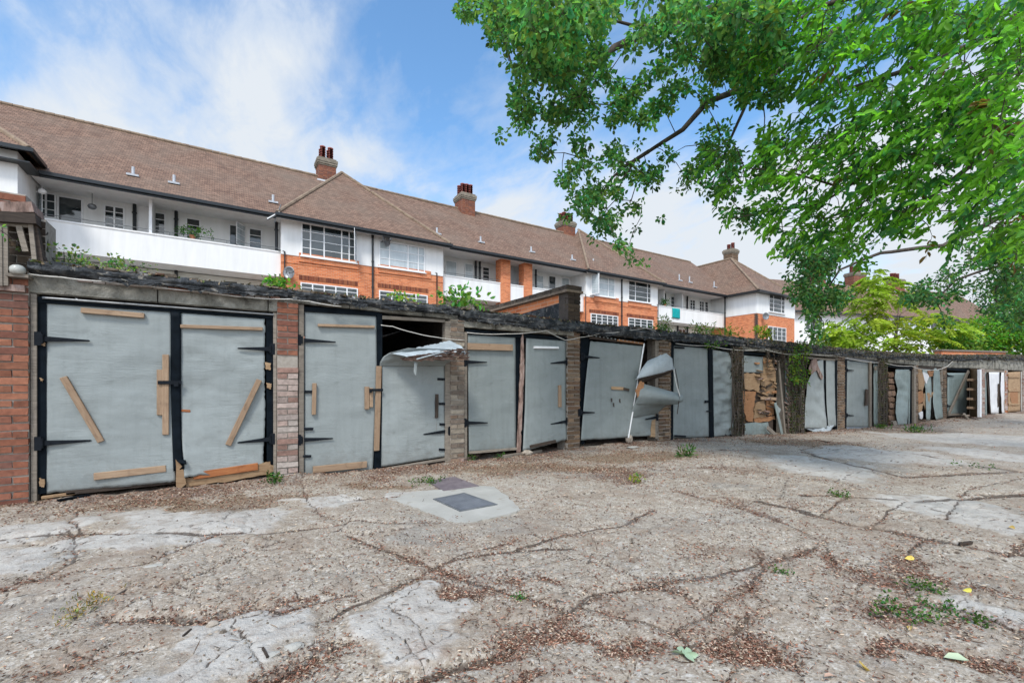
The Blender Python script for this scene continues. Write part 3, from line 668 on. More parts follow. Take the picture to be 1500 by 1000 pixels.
# ---------------------------------------------------------------- bay 6
g=Gar(5,'sixth garage with its grey skin ripped off to bare orange plywood beside the ivy pier')
shell(g,'dark','dark')
g.prism([(1088,515),(1156,520),(1156,524),(1088,518)],-.0,.05,'head_rail',M['tape'])
g.prism([(1088,520),(1134,523),(1132,636),(1088,636)],.06,.09,'backing_board',M['wood_dark'])
dl=g.sheet([(1088,520,.02),(1088,546,.02)],[(1118,523,.02),(1118,546,.0)],'door_leaf',M['sheet_mid'],amp=.012,seed=20,nu=14,nv=12,rag=(0,.01,.02,0),label='small grey rag of sheet left at the top')
R=random.Random(21)
for k,(pts,mt) in enumerate([([(1089,546),(1114,548),(1112,572),(1091,570)],'wood_ply'),([(1088,572),(1108,573),(1104,596),(1103,618),(1094,616),(1089,596)],'wood_orange'),
   ([(1118,524),(1128,526),(1137,545),(1136,560),(1118,556),(1113,545)],'wood_ply'),([(1113,554),(1136,560),(1134,578),(1118,576)],'wood_ply'),
   ([(1108,590),(1120,584),(1122,610),(1104,612)],'wood_ply'),([(1122,586),(1134,588),(1134,607),(1124,608)],'wood_orange'),([(1104,612),(1134,609),(1136,614),(1106,620)],'wood_orange'),
   ([(1120,528),(1130,532),(1126,540),(1118,536)],'wood_orange'),([(1117,562),(1132,566),(1130,574),(1116,570)],'wood_orange')]):
    g.jag(pts,.005+.006*k,.03+.006*k,'torn_plywood_piece',M[mt],n=8,amp=.022)
g.bar((1115,583),(1137,584),.07,-.03,-.01,'timber_batten',M['wood'])
for k in range(46):
    x=R.uniform(1106,1136); y=R.uniform(526,606); dx=R.uniform(4,9); dy=R.uniform(-4,4)
    g.bar((x,y),(min(1138,x+dx),y+dy),R.uniform(.015,.05),-.01-.001*k,.0,'splinter',M[R.choice(['wood_ply','wood_ply','wood_orange','wood_dark','rot'])])
g.jag([(1090,620),(1125,618),(1130,636),(1110,640),(1091,637)],-.0,.02,'bottom_grey_rag',M['sheet_green'],n=6,amp=.015)
g.bar((1125,626),(1140,640),.10,-.12,-.09,'fallen_board',M['wood_grey'])
g.bar((1141,528),(1151,636),.06,-.02,.01,'leaning_board',M['wood_grey']); g.bar((1136,590),(1147,640),.09,-.10,-.08,'leaning_board',M['sheet_green'])
g.bar((1152,526),(1153,592),.09,.01,.03,'door_remnant',M['sheet_green']); g.bar((1135,594),(1143,602),.12,-.05,-.04,'torn_sheet_piece',M['sheet'])
for k in range(16):
    y=526+k*7; g.bar((1152+R.uniform(-3,3),y),(1156+R.uniform(-1,3),y+R.uniform(4,9)),.03,-.04,-.01,'splinter',M['rot'])
G6=g

# ---------------------------------------------------------------- bay 7
g=Gar(6,'seventh garage just right of the ivy, warped narrow grey doors with crumpled feet')
shell(g,'brown','buff')
g.prism([(1180,522),(1227,526),(1227,529),(1180,525)],.0,.05,'head_rail',M['wood_grey'])
g.prism([(1207,528),(1211,528),(1216,628),(1211,630)],.03,.06,'centre_stile',M['tape']); g.prism([(1224,527),(1228,527),(1228,628),(1224,628)],-.01,.05,'door_stile',M['tape'])
dl=g.sheet([(1196,529,.0),(1190,545,-.03),(1183,560,-.03),(1180,590,-.03),(1179,628,-.06)],[(1206,525,.0),(1207,560,.0),(1208,590,-.03),(1212,628,-.1)],'door_leaf',M['sheet'],amp=.03,freq=3,seed=22,nu=16,nv=36,rag=(.03,0,.02,.02))
dr=g.sheet([(1210,526,.01),(1211,590,.0),(1214,628,-.05)],[(1223,527,.01),(1224,590,.0),(1225,624,-.02)],'door_leaf',M['sheet'],amp=.012,seed=23,nu=10,nv=30,rag=(0,0,.02,0))
g.sheet([(1182,628,-.06),(1195,633,-.15)],[(1223,622,-.04),(1212,636,-.25)],'crumpled_foot',M['sheet_pale'],dl,amp=.05,freq=7,nu=14,nv=8,seed=24,crease=.05)
g.jag([(1190,527),(1196,524),(1198,534),(1206,552),(1204,556),(1196,542),(1189,548),(1185,540)],-.05,-.03,'rotten_board',M['rot'],dl,n=4,amp=.02)
G7=g

# ---------------------------------------------------------------- bay 8
g=Gar(7,'eighth garage, flat grey left door with a bare upright timber at its open edge')
shell(g,'dark','dark')
g.prism([(1238,522),(1289,530),(1289,533),(1238,526)],.0,.05,'head_rail',M['metal_grey']); g.prism([(1238,526),(1241,526),(1240,627),(1237.5,627)],.0,.05,'door_stile',M['tape'])
dl=g.sheet([(1241,528,.02),(1240,626,.0)],[(1274,531,.02),(1273.5,626,.0)],'door_leaf',M['sheet_mid'],amp=.010,seed=25,nu=14,nv=30)
dr=g.sheet([(1280,533,.03),(1280,624,.02)],[(1286,534,.03),(1286,624,.02)],'door_leaf',M['sheet_green'],amp=.02,seed=26,nu=8,nv=24,rag=(0,.02,0,.02))
g.bar((1276,529),(1276,626),.09,-.05,.0,'edge_board',M['wood_grey'],dl); g.bar((1283.5,536),(1283.5,542),.15,-.03,-.01,'plywood_patch',M['wood_grey'],dr)
g.bar((1271,570),(1270,594),.12,-.06,-.02,'timber_batten',M['wood_dark'],dl); g.hinge((1241,542),(1251,542.5),dl); g.hinge((1241,608),(1251,608.5),dl)
g.sheet([(1240,625,-.02),(1240,630,-.1)],[(1274,625,-.0),(1274,627.5,-.1)],'bent_metal_foot',M['metal_grey'],dl,amp=.02,nu=12,nv=3,seed=27)
G8=g
# ---------------------------------------------------------------- bay 9
g=Gar(8,'ninth garage, wavy bent grey door beside a stack of pinkish torn layers')
shell(g,'brown','brown')
g.prism([(1299,534),(1342,538),(1342,541),(1299,537)],.0,.05,'head_rail',M['tape'])
m=MB(); R=random.Random(3)
for k in range(9):
    a=g.l(1302,545+k*9,.05); z=a[2]; x=a[0]+R.uniform(-.05,.05); w=R.uniform(.35,.5); m.col=(.8,.6,.5) if k%2 else (.6,.42,.32)
    n=8; G_=[[Vector((x+w*i/n,.02+nz(i*.9,k)*.05+.03*abs(j-1.5),z-.08*j+nz(i*.7,k*2.1)*.03)) for i in range(n+1)] for j in range(3)]
    m.grid(G_,(0,.03,0))
m.build('torn_layers',M['rubble'],g.root)
dl=g.sheet([(1312,541,.0),(1311,555,-.03),(1315,570,.02),(1313,590,-.05),(1312,605,-.05),(1316,624,-.1)],[(1332,541,.0),(1332,560,.0),(1331,590,-.02),(1329,622,-.1)],'door_leaf',M['sheet_green'],amp=.04,freq=2.6,seed=28,nu=16,nv=34,rag=(0,0,.03,.02))
g.prism([(1331,541),(1338,541),(1337,622),(1331,622)],.03,.06,'centre_stile',M['tape']); g.bar((1333,543),(1332,622),.05,-.0,.03,'door_remnant',M['sheet_green'],dl)
g.jag([(1308,617),(1313,616),(1316,625),(1310,625)],-.1,-.03,'broken_block',M['wood_grey'],n=3)
G9=g
# ---------------------------------------------------------------- bay 10
g=Gar(9,'tenth garage, shredded doors of brown ply, white lining and torn grey sheet')
shell(g,'brown','brown'); post(g,1339,1345,535,622,'wood_grey',-.03,.06)
g.prism([(1344,536),(1383,538),(1383,541),(1344,540)],.0,.05,'head_rail',M['wood_dark'])
for k,(pts,mt) in enumerate([([(1345,540),(1350,541),(1355,560),(1352,572),(1346,570)],'wood_ply'),([(1352,545),(1359,547),(1361,552),(1357,562),(1354,556)],'sheet_white'),([(1360,543),(1368,543),(1366,551),(1361,552)],'wood_orange'),
    ([(1345,574),(1352,572),(1353,588),(1346,592)],'wood_orange'),([(1354,576),(1368,574),(1362,590),(1356,600),(1352,590)],'wood_ply'),([(1345,592),(1353,590),(1350,602),(1346,604)],'wood_ply'),([(1346,602),(1352,603),(1352,613),(1348,613)],'sheet_white')]):
    g.jag(pts,-.03+.005*k,.0+.005*k,'torn_plywood_piece',M[mt],n=5,amp=.02)
dl=g.sheet([(1350,538,.02),(1356,570,-.02),(1357,616,-.05)],[(1363,538,.02),(1365,570,-.0),(1363,616,-.05)],'door_leaf',M['sheet_green'],amp=.03,seed=29,nu=10,nv=24,rag=(0,.03,.03,.03))
dr=g.sheet([(1368,539,.0),(1367,575,.0),(1367,590,-.02),(1371,616,-.06)],[(1376,539,.0),(1379,575,.0),(1380,590,-.02),(1382,613,-.02)],'door_leaf',M['sheet_green'],amp=.03,freq=5,seed=30,nu=10,nv=24,rag=(.02,.02,.05,.02))
# ---------------------------------------------------------------- bay 11
g=Gar(10,'eleventh garage, grey door braced by a long diagonal timber, one leaf standing open')
shell(g,'pink','pink'); post(g,1381.5,1386,537,612,'wood_red',-.03,.06)
g.prism([(1386,537),(1422,541),(1422,545),(1386,541)],.0,.05,'head_rail',M['tape'])
dl=g.sheet([(1388,546,.02),(1388,609,.02)],[(1418,546,.02),(1417,607,.02)],'door_leaf',M['sheet_green'],amp=.008,seed=31,nu=12,nv=20)
g.bar((1420,543),(1391,606),.10,-.08,-.04,'diagonal_brace',M['wood_grey'],dl); g.bar((1390,607.5),(1414,606),.07,-.09,-.05,'timber_batten',M['wood_grey'],dl); g.bar((1413,606),(1419,613),.08,-.5,-.45,'fallen_brace_end',M['wood_grey'],dl)
g.hinge((1388,550),(1398,551),dl); g.hinge((1388,594),(1393,594.5),dl)
op=g.sheet([(1421,540,-.0),(1421,610,-.0)],[(1437,541,-.75),(1437,612,-.75)],'open_door_leaf',M['wood_ply'],amp=.02,seed=32,nu=8,nv=20,rag=(0,0,.02,0))
for y in (556,570,584,597): g.bar((1424,y),(1434,y+1),.08,-.55,-.4,'cross_batten',M['wood'],op)
g.bar((1437,541),(1437,611),.09,-.78,-.7,'door_edge',M['frame_white'],op)
# ---------------------------------------------------------------- bay 12
g=Gar(11,'twelfth garage, white painted doors split by a ragged gap near the row end')
shell(g,'pink','pink')
g.prism([(1443,540),(1475,541),(1475,545),(1443,545)],.0,.05,'head_rail',M['wood_grey'])
g.bar((1444,545),(1445,610),.10,-.02,.02,'door_remnant',M['sheet_green']); g.bar((1446,547),(1452,608),.06,-.06,-.03,'leaning_board',M['wood_dark'])
dl=g.sheet([(1449,545,.0),(1452,606,-.03)],[(1464,545,.0),(1463,606,-.03)],'door_leaf',M['sheet_white'],amp=.015,seed=33,nu=10,nv=20,rag=(0,.01,.02,0))
dr=g.sheet([(1467,545,.0),(1466,570,-.05),(1468,606,-.03)],[(1473,545,.0),(1473,606,-.0)],'door_leaf',M['sheet_white'],amp=.02,seed=34,nu=8,nv=20,rag=(.02,0,.02,.02))
g.bar((1464,562),(1463,596),.05,-.06,-.02,'torn_strip',M['wood_dark'],dl)
# ---------------------------------------------------------------- bay 13, 14
g=Gar(12,'thirteenth garage, rust stained bare plywood door at the right edge')
shell(g,'pink','pink'); post(g,1472.5,1476,543,606,'wood_red',-.03,.06)
dl=g.sheet([(1477,545,.02),(1477,604,.02)],[(1495,544,.02),(1495,602,.02)],'door_leaf',M['wood_ply'],amp=.01,seed=35,nu=12,nv=16)
g.jag([(1481,570),(1491,572),(1492,592),(1483,596),(1479,580)],.012,.014,'rust_stain_panel',M['wood_orange'],dl,n=5,amp=.05)
for y in (552,572,592): g.bar((1478,y),(1495,y),.07,-.01,.01,'cross_batten',M['wood_ply'],dl)
g.sheet([(1496,544,.02),(1496,603,.02)],[(1505,544,.02),(1505,602,.02)],'door_leaf',M['sheet_white'],amp=.01,seed=36,nu=6,nv=10)
g=Gar(13,'last garage of the row, pale doors mostly beyond the right edge')
shell(g,'pink','pink')
m=MB(); m.box(.1,1.15,.02,.05,0.05,1.78); m.build('door_leaf',M['sheet_white'],g.root); m=MB(); m.box(1.19,2.3,.02,.05,.05,1.78); m.build('door_leaf',M['sheet_white'],g.root)

# ---------------------------------------------------------------- left end: tall brick pier with boards
P0=Vector((-1.64,6.53))
root=empty('brick_wall_pier',(P0.x,P0.y,0),0,'tall old brick wall end with weathered boards nailed to it, at far left','wall')
m=MB(); bricks(m,-1.6,-.002,-.045,.35,-.15,2.30,'red',99,missing=()); m.build('brick_wall',[M['brick'],M['mortar']],root)
m=MB(); bricks(m,-1.6,.10,.04,.4,2.30,2.92,'dark',98); m.build('upper_brickwork',[M['brick'],M['mortar']],root)
m=MB(); bricks(m,-1.6,-.05,.05,.4,2.92,3.15,'red',97); m.build('upper_brickwork',[M['brick'],M['mortar']],root)
def lw(px,py,d=0.0):
    x,z=on_y(px,py,6.53+d); return (x-P0.x,z)
def lbar(a,b,w,d0,d1,mat,name='weathered_board'):
    A=Vector(lw(*a,d0)); B=Vector(lw(*b,d0)); D=(B-A).normalized(); N=Vector((-D.y,D.x))*w/2
    m=MB(); m.prism([tuple(A+N),tuple(B+N),tuple(B-N),tuple(A-N)],d0,d1); return m.build(name,M[mat],root)
lbar((-8,316),(52,320),.10,-.13,.12,'wood_dark','coping_board'); lbar((0,303),(48,303),.10,-.05,.3,'rot','coping_block')
lbar((5,330),(6,418),.055,-.10,-.06,'wood_grey'); lbar((-3,331),(-2,418),.05,-.11,-.06,'wood_grey'); lbar((27,330),(37,368),.045,-.09,-.05,'wood_grey'); lbar((46,325),(58,392),.07,-.06,.1,'wood_dark'); lbar((44,325),(50,380),.035,-.09,-.05,'wood_grey'); lbar((0,326),(46,330),.05,-.08,-.05,'wood_grey')
m=MB(); a=lw(15,423); m.box(-1.6,lw(40,420)[0],-.08,.05,a[1]-.03,a[1]+.03,.005); m.build('weathered_board',M['rot'],root)

lamp=empty('bulkhead_lamp',(P0.x-.06,6.40,2.32),0,'round dirty white bulkhead lamp above the left brick pier','lamp')
m=MB(); m.lathe([(.02,-.02),(.052,-.015),(.06,.02),(.056,.045),(.036,.065),(.012,.072)],0,0,16); m.build('lamp_cover',M['lampglass'],lamp,smooth_=True); m=MB(); m.box(-.08,.08,-.02,.14,-.05,-.02); m.build('lamp_base',M['wood_grey'],lamp)

# cables
def cable(pts,label,r=.007):
    m=MB(); P=[Vector(p) for p in pts]; Q=[]
    for a,b in zip(P,P[1:]):
        for k in range(6): 
            t=k/6; Q.append(a.lerp(b,t)-Vector((0,0,.02*math.sin(math.pi*t)*(b-a).length)))
    Q.append(P[-1]); o0=Q[0].copy(); m.tube([q-o0 for q in Q],r,6)
    o=m.build('cable',M['cable'],None,smooth_=True); o.location=o0; tag(o,label,'cable'); return o
cable([G1.w(G1.l(x,y,-.09)) for x,y in ((40,401),(90,406),(150,412),(220,419),(300,427),(370,436))]+[G2.w(G2.l(x,y,-.12)) for x,y in ((425,438),(452,441),(500,449))],'thin off-white cable strung along the concrete lintel of the left garages')
cable([G2.w(G2.l(x,y,-.06)) for x,y in ((558,476),(575,478),(605,487),(640,494),(680,498))],'slack white cable crossing the open dark top of the second garage')
cable([G3.w(G3.l(x,y,-.07)) for x,y in ((684,487),(740,489),(800,484),(828,498))]+[G4.w(G4.l(x,y,-.09)) for x,y in ((850,494),(880,488),(920,484),(945,480),(958,483),(968,492))],'pale cable looping up over the door head of the fourth garage')
cable([G5.w(G5.l(x,y,-.09)) for x,y in ((990,503),(1040,506),(1075,512))]+[G6.w(G6.l(x,y,-.09)) for x,y in ((1085,513),(1120,511),(1155,519))]+[G7.w(G7.l(x,y,-.09)) for x,y in ((1180,517),(1225,520))]+[G8.w(G8.l(x,y,-.09)) for x,y in ((1240,524),(1287,531))],'thin cable sagging along the middle garages past the ivy')
cable([G9.w(G9.l(x,y,-.09)) for x,y in ((1297,532),(1335,536),(1352,541),(1375,541),(1388,536),(1398,526),(1402,522))],'white cable rising in a curve above the tenth garage',.010)

# brick party parapets standing above the roofs
def parapet(px,label,pt,L,h0,h1,w=.24,rz=None):
    P=Vector(pt); g_=empty('brick_parapet',(P.x,P.y,0),rz,label,'wall')
    m=MB(); m.box(-w/2,w/2,.3,L,2.2,h1); m.build('brick_face',M['brickwall'],g_)
    m=MB(); bricks(m,-w/2-.03,w/2+.03,.02,.3,2.2,h1-.001,'dark',px); m.build('end_pier',[M['brick'],M['brick_int']],g_)
    m=MB(); n=int(L/.24)
    for k in range(n):
        m.col=(.42,.38,.34) if k%2 else (.3,.27,.25)
        m.box(-w/2-.06,w/2+.06,.02+k*.24,.02+k*.24+.225,h1+.05,h1+.13,.004)
    m.col=(1,.9,.8); m.box(-w/2-.08,w/2+.08,.0,L,h1,h1+.045); m.build('coping',M['rubble'],g_)
    m=MB(); m.add([(-w/2-.01,.3,2.2),(-w/2-.01,L,2.2),(-w/2-.01,L,h1-.32),(-w/2-.01,.3,h1-.16)],[(0,1,2,3)]); m.build('bitumen_upstand',M['felt'],g_)
parapet(31,'brick party parapet with tiled coping rising above the third garage roof',(5.53,6.5),5.2,0,2.93,rz=math.radians(1))
root=empty('brick_parapet',(25.3,6.4,0),math.radians(-17.5),'low red brick parapet wall behind the far garage roofs','wall')
m=MB(); m.box(0,3.9,0,.25,2.0,2.66); m.build('brick_face',M['brickwall'],root); m=MB(); m.box(-.05,3.95,-.05,.3,2.66,2.72); m.build('coping',M['rubble'],root)
m=MB(); m.box(0,3.9,-.02,-.005,2.0,2.45); m.build('bitumen_upstand',M['felt'],root)
# ============================================================ APARTMENT BLOCK
FY=23.7; RY=25.0; EZ=9.0; RZ=13.4; RIDY=28.5
apt=empty('apartment_building',(0,FY,0),0,'long white and orange brick apartment block with brown tiled roof behind the garages','building')
def L(y): return y-FY
def bx(m,x0,x1,y0,y1,z0,z1,j=0): return m.box(x0,x1,L(y0),L(y1),z0,z1,j)
XL,XR=-6.0,37.2
B1=(2.3,10.4); B2=(20.9,28.2); WL=(-16.0,-6.0); WR=(37.2,43.3); WY=20.85
# recessed balcony walls
for x0,x1 in ((XL,B1[0]),(B1[1],B2[0]),(B2[1],XR)):
    m=MB(); bx(m,x0,x1,RY,RY+.3,6.45,9.2); m.build('balcony_wall',M['paint_white'],apt)
    m=MB(); bx(m,x0,x1,RY,RY+.3,-.2,6.25); m.build('lower_wall',M['paint_cream'],apt)
# brick bays with white upper storey
for n,(x0,x1) in enumerate((B1,B2)):
    m=MB(); bx(m,x0,x1,FY-.2,RIDY,-.2,7.30); m.build('brick_bay',M['brickwall'],apt)
    m=MB(); bx(m,x0-.0,x1+.0,FY-.23,RIDY,7.30,9.1); m.build('white_upper_wall',M['paint_white'],apt)
    # raised brick apron under each window, string course
    m=MB(); mid=(x0+x1)/2
    for a,b in ((x0+.75,mid-.55),(mid+.45,x1-.75)):
        bx(m,a,b,FY-.27,FY-.2,7.05,7.46)
        for k in range(int((b-a)/.075)): bx(m,a+k*.075+.006,a+k*.075+.066,FY-.285,FY-.27,7.30,7.46)
    m.build('brick_apron',M['brickwall'],apt)
    m=MB(); bx(m,x0,x1,FY-.225,FY-.2,6.93,6.99); m.build('string_course',M['brickwall'],apt)
# wings
for (x0,x1),WYY in ((WL,22.5),(WR,WY)):
    m=MB(); bx(m,x0,x1,WYY,36,-.2,7.20); m.build('brick_wing',M['brickwall'],apt)
    m=MB(); bx(m,x0-.03,x1+.03,WYY-.03,36.03,7.20 if x0>0 else 3,9.05 if x0>0 else 9.3); m.build('white_upper_wall',M['paint_white'],apt)
m=MB(); bx(m,XL,XR,33.6,34,-.2,9.0); bx(m,XL,XR,RY+.3,33.6,8.9,8.98); m.build('rear_wall',M['paint_cream'],apt)
# quoins on the right wing corner
m=MB()
for k in range(46):
    bx(m,WR[0]-.02,WR[0]+(.12 if k%2 else .22),WY-.02,WY+(.22 if k%2 else .12),3.7+k*.075,3.7+k*.075+.065)
m.build('corner_quoins',M['brick_int'],apt)

# balconies
def balcony(x0,x1,z=6.28,lab=None):
    m=MB(); bx(m,x0,x1,FY,FY+.16,z,7.40); bx(m,x0-.0,x1+.0,FY-.03,FY+.2,7.40,7.46)
    bx(m,x0,x1,FY+.16,RY,z+.0,z+.17); b=m.build('balcony',M['paint_white'],apt)
    m=MB(); n=max(2,int((x1-x0)/1.9))
    for k in range(n+1):
        x=lerp(x0+.1,x1-.1,k/n); m.tube([(x,L(FY+.09),7.46),(x,L(FY+.09),7.62)],.012,5)
    m.tube([(x0+.05,L(FY+.09),7.63),(x1-.05,L(FY+.09),7.63)],.014,6); m.build('railing',M['metal_grey'],b)
    return b
balcony(XL,B1[0]); cx1,_=on_y(733,400,FY); cx2,_=on_y(779,400,FY)
balcony(B1[1],B2[0]); balcony(B2[1],XR)
for x0,x1 in ((XL,B1[0]),(B1[1],B2[0]),(B2[1],XR)):
    m=MB(); bx(m,x0,x1,FY,FY+.16,3.5,4.65); bx(m,x0,x1,FY+.16,RY,3.5,3.67); m.build('balcony',M['paint_white'],apt)
# brick columns on middle balcony
for p0,p1 in ((733,747),(767,779)):
    x0,_=on_y(p0,400,FY); x1,_=on_y(p1,400,FY); m=MB(); bx(m,x0,x1,FY-.06,FY+.55,4,9.0); m.build('brick_column',M['brickwall'],apt)
# screen walls/posts on balconies
for px,y0 in ((220,FY+.02),(974,FY+.3),(1001,FY+.4)):
    x,_=on_y(px,400,y0); m=MB(); bx(m,x-.05,x+.05,y0+.06,RY,7.46 if px<300 else 6.5,9.0); m.build('balcony_screen',M['frame_white'],apt)
x0,_=on_y(757,400,RY-.2); m=MB(); bx(m,x0-.9,x0+.9,RY-.25,RY-.2,6.5,8.9); m.build('grey_blind',M['glass_pale'],apt)

# windows ---------------------------------------------------------------
def window(px0,py0,px1,py1,Y,nx=2,nzv=3,pane='glass',cas=None,fr=.055,door=False,x_z=None,parent=None,cols=None):
    if x_z: x0,z1,x1,z0=x_z
    else:
        x0,_=on_y(px0,py0,Y); x1,_=on_y(px1,py0,Y); xm=(x0+x1)/2
        _,z1=on_y((px0+px1)/2,py0,Y); _,z0=on_y((px0+px1)/2,py1,Y)
    m=MB(); y=L(Y); p=parent or apt
    bx(m,x0,x1,Y-.05,Y+.02,z1-fr,z1); bx(m,x0,x1,Y-.05,Y+.02,z0,z0+fr); bx(m,x0,x0+fr,Y-.05,Y+.02,z0+fr,z1-fr); bx(m,x1-fr,x1,Y-.05,Y+.02,z0+fr,z1-fr)
    xs=cols or [k/nx for k in range(1,nx)]
    for q in xs: xx=lerp(x0,x1,q); bx(m,xx-.028,xx+.028,Y-.046,Y+.015,z0+fr,z1-fr)
    for k in range(1,nzv): zz=lerp(z0,z1,k/nzv); bx(m,x0+fr,x1-fr,Y-.040,Y+.012,zz-.014,zz+.014)
    w=m.build('window',M['frame_white'],p)
    m=MB(); bx(m,x0+fr*.7,x1-fr*.7,Y-.018,Y-.006,z0+fr*.7,z1-fr*.7); m.build('pane',M[pane],w)
    m=MB(); bx(m,x0-.06,x1+.06,Y-.11,Y-.0,z0-.06,z0-.004); m.build('sill',M['frame_white'],w)
    if cas is not None:      # an open casement: (edge 0/1, width, angle)
        e,wd,an=cas; h=x0 if e==0 else x1; sg=1 if e==0 else -1; ca,sa=math.cos(an)*sg,-math.sin(an)
        m=MB(); f2=.05
        def slab(u0,u1,za,zb,t=.02):
            a=(h+ca*u0,L(Y)-.06+sa*u0); b=(h+ca*u1,L(Y)-.06+sa*u1); n=(-sa*t,ca*t)
            vs=[(a[0],a[1],za),(b[0],b[1],za),(b[0]+n[0],b[1]+n[1],za),(a[0]+n[0],a[1]+n[1],za),(a[0],a[1],zb),(b[0],b[1],zb),(b[0]+n[0],b[1]+n[1],zb),(a[0]+n[0],a[1]+n[1],zb)]
            m.add(vs,[(3,2,1,0),(4,5,6,7),(0,1,5,4),(1,2,6,5),(2,3,7,6),(3,0,4,7)])
        slab(0,f2,z0,z1); slab(wd-f2,wd,z0,z1); slab(f2,wd-f2,z0,z0+f2); slab(f2,wd-f2,z1-f2,z1)
        for k in range(1,4): slab(f2,wd-f2,lerp(z0,z1,k/4)-.012,lerp(z0,z1,k/4)+.012)
        c=m.build('open_casement',M['frame_white'],w); m=MB(); slab(f2,wd-f2,z0+f2,z1-f2,.008); m.build('pane',M['glass_pale'],c)
    return w
window(52,282,83,319,RY,2,3,cas=(0,.8,1.1)); window(84,289,122,330,RY,1,1)
window(152,302,183,339,RY,2,4); window(222,311,243,343,RY,1,3); window(272,320,294,352,RY,1,3); window(335,330,359,363,RY,1,1,cas=(1,.7,1.0)); window(364,335,384,366,RY,1,3)
window(652,382,669,408,RY,1,1,'glass_pale'); window(680,386,693,411,RY,1,2,'glass_pale'); window(706,391,717,415,RY,1,4)
window(784,403,796,425,RY,1,2,'glass_pale'); window(803,404,814,424,RY,1,1,'glass')
window(822,407,834,428,RY,1,2,'glass_pale'); window(965,428,976,450,RY,2,2,'glass'); window(982,434,988,452,RY,1,3); window(1010,439,1018,457,RY,2,4); window(1024,441,1031,459,RY,2,4); window(1032,442,1037,459,RY,1,4); window(994,436,1000,452,RY,1,1)
BY=FY-.24
window(441,333,522,380,BY,4,4,cols=(.16,.40,.72,.86),cas=(1,.62,1.15)); window(555,357,622,395,BY,4,3,'glass_pale',cols=(.22,.62,.85))
window(440,418,524,446,FY-.21,5,4); window(555,429,626,455,FY-.21,4,4)
window(865,405,900,434,BY,4,3,'glass_pale',cols=(.26,.72),cas=(0,.6,1.2)); window(920,413,953,442,BY,3,4,cols=(.3,.84))
window(865,461,905,480,FY-.21,5,4); window(920,467,956,485,FY-.21,4,4)
window(1126,433,1149,458,WY-.04,3,4,cols=(.28,.78)); window(1125,479,1151,504,WY-.01,4,4)
window(1003,0,1,1,RY,2,2,x_z=(30.2,6.05,31.0,4.7)); window(0,0,0,0,RY,2,2,x_z=(32.6,6.05,33.6,4.9)); window(0,0,0,0,RY,2,3,x_z=(13.0,6.0,14.2,4.8),pane='glass'); window(0,0,0,0,RY,2,3,x_z=(-1.5,5.95,-.3,4.6))
# soldier course lintels over the lower bay windows
for p0,p1,py in ((438,526,410),(553,628,421),(863,907,457),(918,958,463)):
    x0,_=on_y(p0,py,FY-.2); x1,_=on_y(p1,py,FY-.2); m=MB(); n=int((x1-x0)/.075); _,z=on_y((p0+p1)/2,py,FY-.2)
    for k in range(n): m.col=random.choice([(.3,.09,.045),(.2,.06,.035),(.36,.13,.06)]); bx(m,x0+k*.075+.007,x0+k*.075+.067,FY-.222,FY-.19,z-.14,z+.08)
    m.build('soldier_course',M['brick'],apt)

# pipes
def pipe(px,Y,z0,z1,r=.05,name='downpipe'):
    x,_=on_y(px,400,Y); m=MB(); m.tube([(x,L(Y),z0),(x,L(Y),z1)],r,8)
    for z in np.arange(z0+.3,z1,1.3): m.tube([(x,L(Y),z),(x,L(Y),z+.07)],r*1.35,8)
    return m.build(name,M['black_paint'],apt)
for px,Y in ((197,RY-.1),(258,RY-.12),(405,FY+.35),(697,RY-.1),(703,RY-.1),(785,RY-.4),(993,RY-.1),(1007,RY-.1)): pipe(px,Y,3,9.0,.065)
for px in (546,911): pipe(px,FY-.28,2,8.8,.05)
x,_=on_y(1062,440,FY-.1); pipe(1062,FY-.2,2,8.9,.06)
for px in (417,640,858,964):
    x,_=on_y(px,400,FY-.28); m=MB(); m.tube([(x-.25,L(FY)-.05,7.5),(x,L(FY)-.28,7.42),(x,L(FY)-.28,3)],.03,6); m.build('downpipe',M['black_paint'],apt)

# roofs ------------------------------------------------------------------
def poly(pts,name,mat,th=.08):
    m=MB(); P=[Vector((p[0],L(p[1]),p[2])) for p in pts]; n=len(P)
    nrm=(P[1]-P[0]).cross(P[2]-P[0]).normalized()
    if nrm.z<0: P=P[::-1]; nrm=-nrm
    m.add(P+[p-nrm*th for p in P],[tuple(range(n)),tuple(range(2*n-1,n-1,-1))]+[((i+1)%n,i,i+n,(i+1)%n+n) for i in range(n)]); return m
EY=23.15; EF=9.0; KY,KZ=24.3,9.95
m=MB()
def addto(m,o):
    b=len(m.v); m.v+=o.v; m.f+=[tuple(i+b for i in f) for f in o.f]; m.c+=o.c; m.m+=o.m
# gently sagging ridge and slope so that the long roof is not ruler-straight
NX=64; rows=[(EY,EF),(KY,KZ),(26.4,11.66),(RIDY,RZ)]
G_=[]
for (y,z) in rows:
    G_.append([Vector((lerp(-14,39.2,i/NX),L(y),z+nz(lerp(-14,39.2,i/NX)*.35,y*.4)*.05*(y>23.5))) for i in range(NX+1)])
m.grid(G_); G_=[[Vector((lerp(-14,39.2,i/8),L(y),z)) for i in range(9)] for y,z in ((RIDY,RZ),(34.2,EF))]; m.grid(G_)
roof=m.build('roof',M['tiles'],apt)
def ridge(a,b,r=.10):
    a=Vector((a[0],L(a[1]),a[2])); b=Vector((b[0],L(b[1]),b[2])); n=int((b-a).length/.33); m=MB()
    for k in range(n):
        p=a.lerp(b,k/n); q=a.lerp(b,(k+.98)/n); m.tube([p+Vector((0,0,nz(k*.7,p.x)*.02)),q],[r*.93,r*1.05],7)
    return m.build('ridge_tiles',M['ridge'],roof)
ridge((-14,RIDY,RZ+.02),(39,RIDY,RZ+.02),.10)
